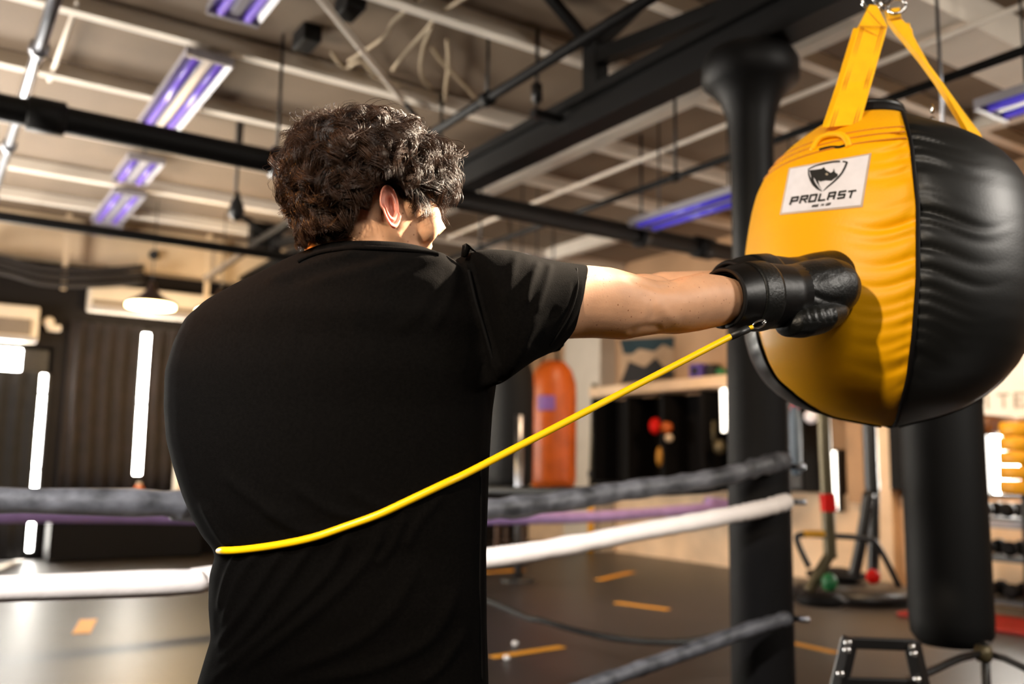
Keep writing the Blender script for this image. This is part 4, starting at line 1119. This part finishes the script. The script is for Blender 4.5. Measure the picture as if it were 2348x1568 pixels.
# left sleeve
sm.tube([LS - RT*.14 - FW*.05, LS - RT*.03, LS + (LE-LS)*.55, LS + (LE-LS)*.8], [.09, .085, .074, .072], 24)
V, N, Fc = remesh(sm, .0062, 5, 1)
FOLD = [([(590,1268),(545,1340),(512,1440)], .0055, 11), ([(650,1258),(600,1340),(530,1440),(500,1490)], .006, 12), ([(720,1242),(660,1330),(570,1450),(498,1522)], .006, 13), ([(800,1218),(765,1300),(660,1410),(560,1500),(488,1562)], .0065, 13),
        ([(880,1190),(850,1275),(760,1370),(650,1460),(540,1545)], .006, 14), ([(960,1290),(900,1400),(800,1480),(640,1545)], .005, 16), ([(1050,1340),(990,1460),(860,1530),(700,1562)], .005, 16), ([(1070,1440),(1010,1530),(960,1565)], .004, 12),
        ([(545,1268),(518,1330),(503,1400)], .005, 8), ([(930,1175),(900,1250),(860,1300)], .004, 12), ([(1020,1130),(960,1200),(930,1260)], .003, 12),
        ([(600,1165),(680,1212),(770,1222)], .005, 12), ([(510,1085),(590,1150),(690,1195)], .004, 14), ([(670,1110),(760,1172),(860,1190)], .004, 13), ([(462,1150),(500,1220),(530,1255)], .005, 10), ([(800,1120),(860,1160),(950,1165)], .003, 14),
        ([(1065,572),(1085,680),(1120,790),(1148,884)], .005, 6), ([(1078,575),(1100,680),(1134,790),(1160,880)], -.004, 7),
        ([(1112,1100),(1108,1300),(1110,1560)], .003, 5),
        ([(606,648),(700,612),(830,572)], .004, 9), ([(640,655),(760,620),(900,580)], -.003, 12), ([(700,650),(860,610),(1000,585)], .003, 14), ([(900,640),(980,600),(1030,580)], .003, 12),
        ([(1040,600),(1030,680),(990,760)], .003, 14), ([(1010,640),(960,720),(900,760)], .0025, 18), ([(1235,598),(1215,650),(1205,700)], .004, 9), ([(1262,603),(1250,650),(1225,720)], .0035, 9), ([(1185,582),(1170,640),(1160,700)], .003, 11),
        ([(1335,640),(1325,700),(1282,775)], .0015, 5), ([(1318,640),(1308,700),(1268,765)], -.0018, 5), ([(1160,860),(1200,800),(1230,720)], .003, 14), ([(1220,800),(1240,760),(1280,700)], -.003, 14)]
V = folds(V, N, FOLD)
shirt = raw('t_shirt', V, Fc, 'shirt_cotton', man)
tS = bvh(shirt)
def seam(pts, r=.0022, name='seam', off=.0005, material='shirt_seam'):
    c = [hit(tS, x, y, off) for x, y in pts]; c = [q for q in c if q is not None]
    if len(c) > 2: MB().tube(spline(c, 30), r, 6).build(name, material, shirt)
seam([(1066,578),(1074,620),(1090,690),(1108,750),(1126,810),(1146,876)], .0026)
seam([(1102,1060),(1101,1200),(1099,1350),(1101,1450),(1104,1560)], .002)
seam([(684,602),(700,592),(740,578),(800,570),(850,569),(905,572),(950,576),(985,580),(1005,584)], .004, 'collar', .001, 'shirt_cotton')
seam([(1322,616),(1324,660),(1308,715),(1280,765),(1262,790)], .0014, 'hem_stitch')
c = P(1066, 571, 1.345)
MB().rings([[c + RT*a + UP*b + FW*d for a, b, d in rr] for rr in (((-.006,-.012,0),(.0,-.012,-.006),(.004,-.012,0),(.0,-.012,.006)), ((-.004,.006,0),(.002,.008,-.005),(.010,.004,0),(.004,.006,.006)), ((.006,.001,0),(.012,.0,-.004),(.02,-.006,0),(.012,-.002,.004)))]).build('shoulder_fold', 'shirt_cotton', shirt)

# trousers, shoes
tm = MB(); leg(tm, hipR, ankR, 1.1); leg(tm, hipL, ankL, 1.1)
tm.ell(PEL + UP*.74, (.205, .135, .11), np.stack([nrm(RT*.9-FW*.4), nrm(RT*.4+FW*.9), UP], 1))
V, N, Fc = remesh(tm, .010, 4)
raw('trousers', V, Fc, 'trousers_cloth', man)
for ank in (ankR, ankL):
    hd = nrm(RT*.7 + FW*.7); sd = np.cross(UP, hd)
    m = MB().rings([[ank + hd*d + sd*w*math.cos(t) + UP*(zc + h*math.sin(t)) for t in np.linspace(0, 2*math.pi, 20, endpoint=False)] for d, w, zc, h in ((-.085,.03,-.03,.045),(-.06,.042,-.02,.062),(0,.047,-.015,.068),(.07,.05,-.035,.045),(.14,.05,-.045,.034),(.19,.04,-.05,.028),(.22,.015,-.055,.012))])
    s_ = m.build('shoe', 'shoe_black', man)
    MB().rings([[ank + hd*d + sd*w + UP*(-.09 + z) for d, w in ((-.09,-.03),(-.09,.03),(-.03,.048),(.1,.054),(.2,.04),(.23,0),(.2,-.04),(.1,-.054),(-.03,-.048))] for z in (.001, .028)]).build('sole', 'shoe_sole', s_, smooth=False)

# gloves: rows (top, bottom, v, half depth)
GL = [((1652,622),(1668,746),1.612,.052),((1676,607),(1692,757),1.635,.060),((1730,601),(1742,757),1.67,.060),((1786,608),(1794,752),1.705,.056),((1812,606),(1815,752),1.722,.058),((1845,597),(1842,752),1.742,.064),((1885,591),(1878,745),1.766,.066),((1912,598),(1905,735),1.782,.062),((1934,622),(1928,718),1.794,.048),((1946,655),(1943,690),1.800,.020)]
TB = [((1796,728),(1794,754),1.680,.022),((1812,708),(1808,772),1.682,.034),((1845,696),(1842,775),1.697,.040),((1882,690),(1880,767),1.720,.040),((1914,690),(1912,750),1.748,.032),((1936,698),(1932,730),1.768,.016)]
def glove(dpx=(0, 0), dv=0.0, mirror=False, label=None):
    def sh(rows): return [((a[0]+dpx[0], a[1]+dpx[1]), (b[0]+dpx[0], b[1]+dpx[1]), v+dv, h) for a, b, v, h in rows]
    m = MB(); m.rings(armrings(sh(GL)[3:], 32))
    V, N, Fc = remesh(m, .0045, 4, 1)
    V = folds(V, N, [([(1800+dpx[0],690+dpx[1]),(1850+dpx[0],672+dpx[1]),(1900+dpx[0],690+dpx[1]),(1938+dpx[0],690+dpx[1])], -.003, 8), ([(1870,640),(1905,630),(1925,650)], -.0008, 8)])
    g = raw('boxing_glove', V, Fc, 'glove_leather', man)
    m = MB(); m.rings(armrings(sh(TB), 24)); V, N, Fc = remesh(m, .0035, 4, 1)
    V = folds(V, N, [([(1838+k*17+dpx[0], 706+dpx[1]), (1846+k*17+dpx[0], 740+dpx[1])], -.0008, 4) for k in range(5)] + [([(1846+k*17+dpx[0], 706+dpx[1]), (1854+k*17+dpx[0], 736+dpx[1])], .0006, 4) for k in range(5)])
    raw('thumb', V, Fc, 'glove_leather', g)
    cu = MB(); rows = sh(GL)[:5]
    rs = armrings(rows, 36) ; inner = armrings(rows, 36, -.10)
    cu.rings(rs + inner[::-1], cap=False); cu.build('cuff', 'glove_cuff', g)
    st_ = armrings(sh([((1694,602),(1706,760),1.648,.063),((1700,601),(1712,760),1.652,.064),((1732,599),(1744,760),1.671,.064),((1738,601),(1750,759),1.675,.063)]), 36)
    MB().rings(st_, cap=True).build('wrist_strap', 'glove_leather', g)
    rim = armrings(sh([((1650,619),(1666,749),1.611,.054)]), 36)[0]
    MB().tube(rim + rim[:1], .004, 8).build('cuff_edge', 'black_trim', g)
    return g
glove()
glove((14, -17), .135)

# hair
def rsk(d, rad=(.098,.077,.086)): return 1.0 / np.sqrt(((d/np.array(rad))**2).sum(-1))
HO = np.array([-.005, 0, .012])
def hairline(az):   # minimum elevation (deg) that grows hair, by |azimuth| from the front
    return np.interp(np.abs(az), [0, 28, 38, 44, 50, 57, 62, 84, 92, 110, 150, 180], [24, 20, 8, -6, -20, -20, -2, -2, -30, -50, -66, -72])
def thick(az, el):
    fr = np.exp(-(np.abs(az)/62)**2)
    back = np.exp(-((180-np.abs(az))/60)**2)
    return .026 + .044*fr*np.exp(-((el-28)/34)**2) + .006*np.clip(el/60, 0, 1) + .004*back*np.clip(-el/40, 0, 1)
rg = np.random.RandomState(3)
# under layer
cap = MB(); nl, ne = 96, 48; grid = []
for i in range(ne + 1):
    row = []
    for k in range(nl):
        az = -180 + 360*k/nl; e0 = hairline(az); el = e0 + (89.5 - e0)*i/ne
        a, e = math.radians(az), math.radians(el); d = np.array([math.cos(e)*math.cos(a), math.cos(e)*math.sin(a), math.sin(e)])
        t = float(thick(az, el)) * .62 * min(1, i/5 + .04) * (1 + .25*math.sin(az*.21 + 3*math.sin(el*.11)) * math.sin(el*.23 + az*.05))
        row.append(H(*(HO + d*(rsk(d) + t))))
    grid.append(row)
cap.rings(grid, cap=True)
hair = cap.build('hair', 'hair_under', man)
def strands(nlock, per, seed, wild=0.0, thin=1.0, amp=1.0):
    rg = np.random.RandomState(seed); npt = 15; VV = []; FF = []; base = 0
    dc = nrm(np.array([-.45, .05, .9])); made = 0
    u = np.linspace(0, 1, npt)
    while made < nlock:
        z = rg.uniform(-.9, 1); a = rg.uniform(-math.pi, math.pi); d0 = np.array([math.sqrt(1-z*z)*math.cos(a), math.sqrt(1-z*z)*math.sin(a), z])
        az, el = math.degrees(a), math.degrees(math.asin(z))
        if el < hairline(az) - 1: continue
        made += 1
        L = rg.uniform(.5, 1.05); tk = float(thick(az, el)); lift = rg.uniform(.45, 1.0) + wild*rg.uniform(.0, .55)
        swirl = rg.uniform(-1.0, 1.0); bend = rg.uniform(-1.2, 1.2)
        ca, cf, ph = amp*rg.uniform(.004, .0115), rg.uniform(.7, 1.7)*rg.choice([-1, 1]), rg.uniform(0, 6.28)
        D = d0 + rg.normal(0, .045, (per, 3)); D /= np.linalg.norm(D, axis=1, keepdims=True)
        T0 = D*(D @ dc)[:, None] - dc + 1e-6; T0 /= np.linalg.norm(T0, axis=1, keepdims=True); SD = np.cross(D, T0)
        fl = T0 + SD*(swirl + rg.normal(0, .06, (per, 1))); fl /= np.linalg.norm(fl, axis=1, keepdims=True); n2 = np.cross(D, fl)
        LL = L*(1 + rg.normal(0, .1, per)); lo = lift*(1 + rg.normal(0, .07, per)); p0 = ph + rg.normal(0, .22, per); cc = ca*(1 + rg.normal(0, .12, per))
        # clump: strands gather toward the lock's middle at their tips
        DD = D[:, None] + fl[:, None]*(LL[:, None]*u)[..., None] + n2[:, None]*(bend*.28*u*u)[None, :, None]
        mid = DD.mean(0, keepdims=True); cl = (.62*u**1.3)[None, :, None]
        DD = DD*(1-cl) + mid*cl
        DD /= np.linalg.norm(DD, axis=2, keepdims=True)
        rr = rsk(DD) + lo[:, None]*tk*(1 - (1-u)**2.4)[None]*1.05
        q = p0[:, None] + cf*2*math.pi*u[None]
        env = (cc[:, None]*np.minimum(1, u*2.2)[None])
        PT = HO + DD*rr[..., None] + env[..., None]*(np.cos(q)[..., None]*DD + np.sin(q)[..., None]*np.cross(DD, fl[:, None]*np.ones((1, npt, 1))))
        bad = ((np.abs(PT[..., 1]) > .045) & (((PT[..., 0]-.034)/.026)**2 + ((PT[..., 2]+.052)/.040)**2 < 1)) | ((PT[..., 0] > .045) & (PT[..., 0] < .10) & (PT[..., 2] < -.050)) | ((PT[..., 0] >= .10) & (PT[..., 2] < np.where(PT[..., 0] > .14, -.060, -.045))) | (PT[..., 2] < np.where(PT[..., 0] < -.055, -.165, -.112)) | ((PT[..., 0] > -.01) & (PT[..., 2] < -.058))
        W_ = HC + PT @ HR.T
        for i in range(per):
            cut = int(np.argmax(bad[i])) if bad[i].any() else npt
            if cut < 5: continue
            W = W_[i, :cut]; n = cut
            T = np.gradient(W, axis=0); T /= np.linalg.norm(T, axis=1, keepdims=True) + 1e-9
            S = np.cross(T, np.array([.3, .5, .81])); S /= np.linalg.norm(S, axis=1, keepdims=True) + 1e-9; B = np.cross(T, S)
            rad = thin*rg.uniform(.00030, .00052)*(1 - .7*np.linspace(0, 1, n)**2)
            VV.append(np.stack([W + rad[:, None]*(math.cos(x)*S + math.sin(x)*B) for x in (0, 2.094, 4.189)], 1).reshape(-1, 3))
            k3 = base + 3*np.arange(n-1)[:, None]
            FF.append(np.concatenate([k3 + np.array([[0,1,4,3]]), k3 + np.array([[1,2,5,4]]), k3 + np.array([[2,0,3,5]])]))
            base += 3*n
    return np.vstack(VV), np.vstack(FF)
def hair_mesh(name, V, Fc, material, parent):
    me = bpy.data.meshes.new(name); nf = len(Fc)
    me.vertices.add(len(V)); me.vertices.foreach_set('co', (V - WPOS[parent.name]).astype(np.float32).ravel())
    me.loops.add(nf*4); me.loops.foreach_set('vertex_index', Fc.astype(np.int32).ravel())
    me.polygons.add(nf); me.polygons.foreach_set('loop_start', (np.arange(nf)*4).astype(np.int32))
    me.update(calc_edges=True); me.materials.append(MATS[material])
    me.polygons.foreach_set('use_smooth', [True]*len(me.polygons))
    o = bpy.data.objects.new(name, me); scene.collection.objects.link(o); o.parent = parent; WPOS[o.name] = WPOS[parent.name]; return o
def nape_strands(nlock, per, seed):
    rg = np.random.RandomState(seed); npt = 12; u = np.linspace(0, 1, npt); VV = []; FF = []; base = 0
    for _ in range(nlock):
        a = math.radians(rg.uniform(122, 238)); z0 = rg.uniform(-.095, -.03); ln = rg.uniform(.030, .055); z1 = max(z0 - ln, -.128 + .03*abs(math.degrees(a)-180)/58)
        lf = rg.uniform(.0, .013); ca, cf, ph = rg.uniform(.002, .006), rg.uniform(.5, 1.5)*rg.choice([-1, 1]), rg.uniform(0, 6.28); sw = rg.uniform(-.3, .3)
        for _ in range(per):
            aa = a + rg.normal(0, .06) + sw*u; zz = z0 + (z1 - z0)*u + rg.normal(0, .002)
            r = .088 + (zz + .03)*.20 + .7*lf*np.sin(u*2.6) + rg.normal(0, .0015); q = ph + rg.normal(0, .25) + cf*6.28*u
            PT = HO + np.stack([r*np.cos(aa) + ca*u*np.cos(q), r*.80*np.sin(aa) + ca*u*np.sin(q), zz], 1)
            W = HC + PT @ HR.T
            T = np.gradient(W, axis=0); T /= np.linalg.norm(T, axis=1, keepdims=True) + 1e-9
            S = np.cross(T, np.array([.3, .5, .81])); S /= np.linalg.norm(S, axis=1, keepdims=True) + 1e-9; B = np.cross(T, S)
            rad = rg.uniform(.00030, .00052)*(1 - .7*u**2)
            VV.append(np.stack([W + rad[:, None]*(math.cos(x)*S + math.sin(x)*B) for x in (0, 2.094, 4.189)], 1).reshape(-1, 3))
            k3 = base + 3*np.arange(npt-1)[:, None]
            FF.append(np.concatenate([k3 + np.array([[0,1,4,3]]), k3 + np.array([[1,2,5,4]]), k3 + np.array([[2,0,3,5]])])); base += 3*npt
    return np.vstack(VV), np.vstack(FF)
V, Fc = nape_strands(150, 26, 5)
hair_mesh('nape_curls', V, Fc, 'hair_brown', hair)
V, Fc = strands(620, 34, 11)
hair_mesh('curls', V, Fc, 'hair_brown', hair)
V, Fc = strands(260, 3, 23, .8, .8, 1.2)
hair_mesh('stray_curls', V, Fc, 'hair_brown', hair)

# resistance band: round the back, clipped to both gloves
bpx = [(514,1259),(560,1258),(640,1248),(720,1229),(800,1204),(868,1179),(940,1146),(1010,1112),(1070,1083)]
bp = [hit(tS, x, y, .0035) for x, y in bpx]
bp = [q for q in bp if q is not None]
endR = P(1678, 770, 1.585)
line = [bp[-1] + (endR - bp[-1])*k for k in (.15, .35, .6, .85, 1.0)]
_cr = sring(P(505, 1260, 1.47), P(1112, 1260, 1.40), .132, .132, 80)
WR = [_cr[k] for k in (40, 36, 32, 28)]; A0 = WR[0]; A2 = P(760, 1000, 1.74); A3 = P(1080, 770, 1.76); endL = P(1690, 690, 1.80)
rb = thing('resistance_band', 'yellow rubber resistance band round the lower back, clipped to the gloves', 'resistance band', A0)
MB().tube(spline([endL, A3 + (endL-A3)*.5, A3, A2] + WR[::-1] + bp + line, 140), .0058, 12).build('rubber_tube', 'band_rubber', rb)
def clip_end(e, dr, far):
    MB().tube([e - dr*.004, e + dr*.035], .0075, 10).build('end_sleeve', 'band_sleeve', rb)
    k = e + dr*.045
    MB().tube([k - dr*.008, k], .004, 8).build('tie', 'band_rubber', rb)
    sd = nrm(np.cross(dr, FW)); 
    MB().tube([k + dr*(.014 + .014*math.cos(q)) + sd*.006*math.sin(q) for q in np.linspace(0, 2*math.pi, 18)], .0020, 8).build('clip', 'chrome', rb)
    MB().tube([k + dr*.024, far], .003, 8).build('clip', 'chrome', rb)
clip_end(endR, nrm(P(1752, 738, 1.60) - endR), P(1757, 736, 1.61))
clip_end(endL, nrm(P(1760, 690, 1.82) - endL), P(1765, 690, 1.82))
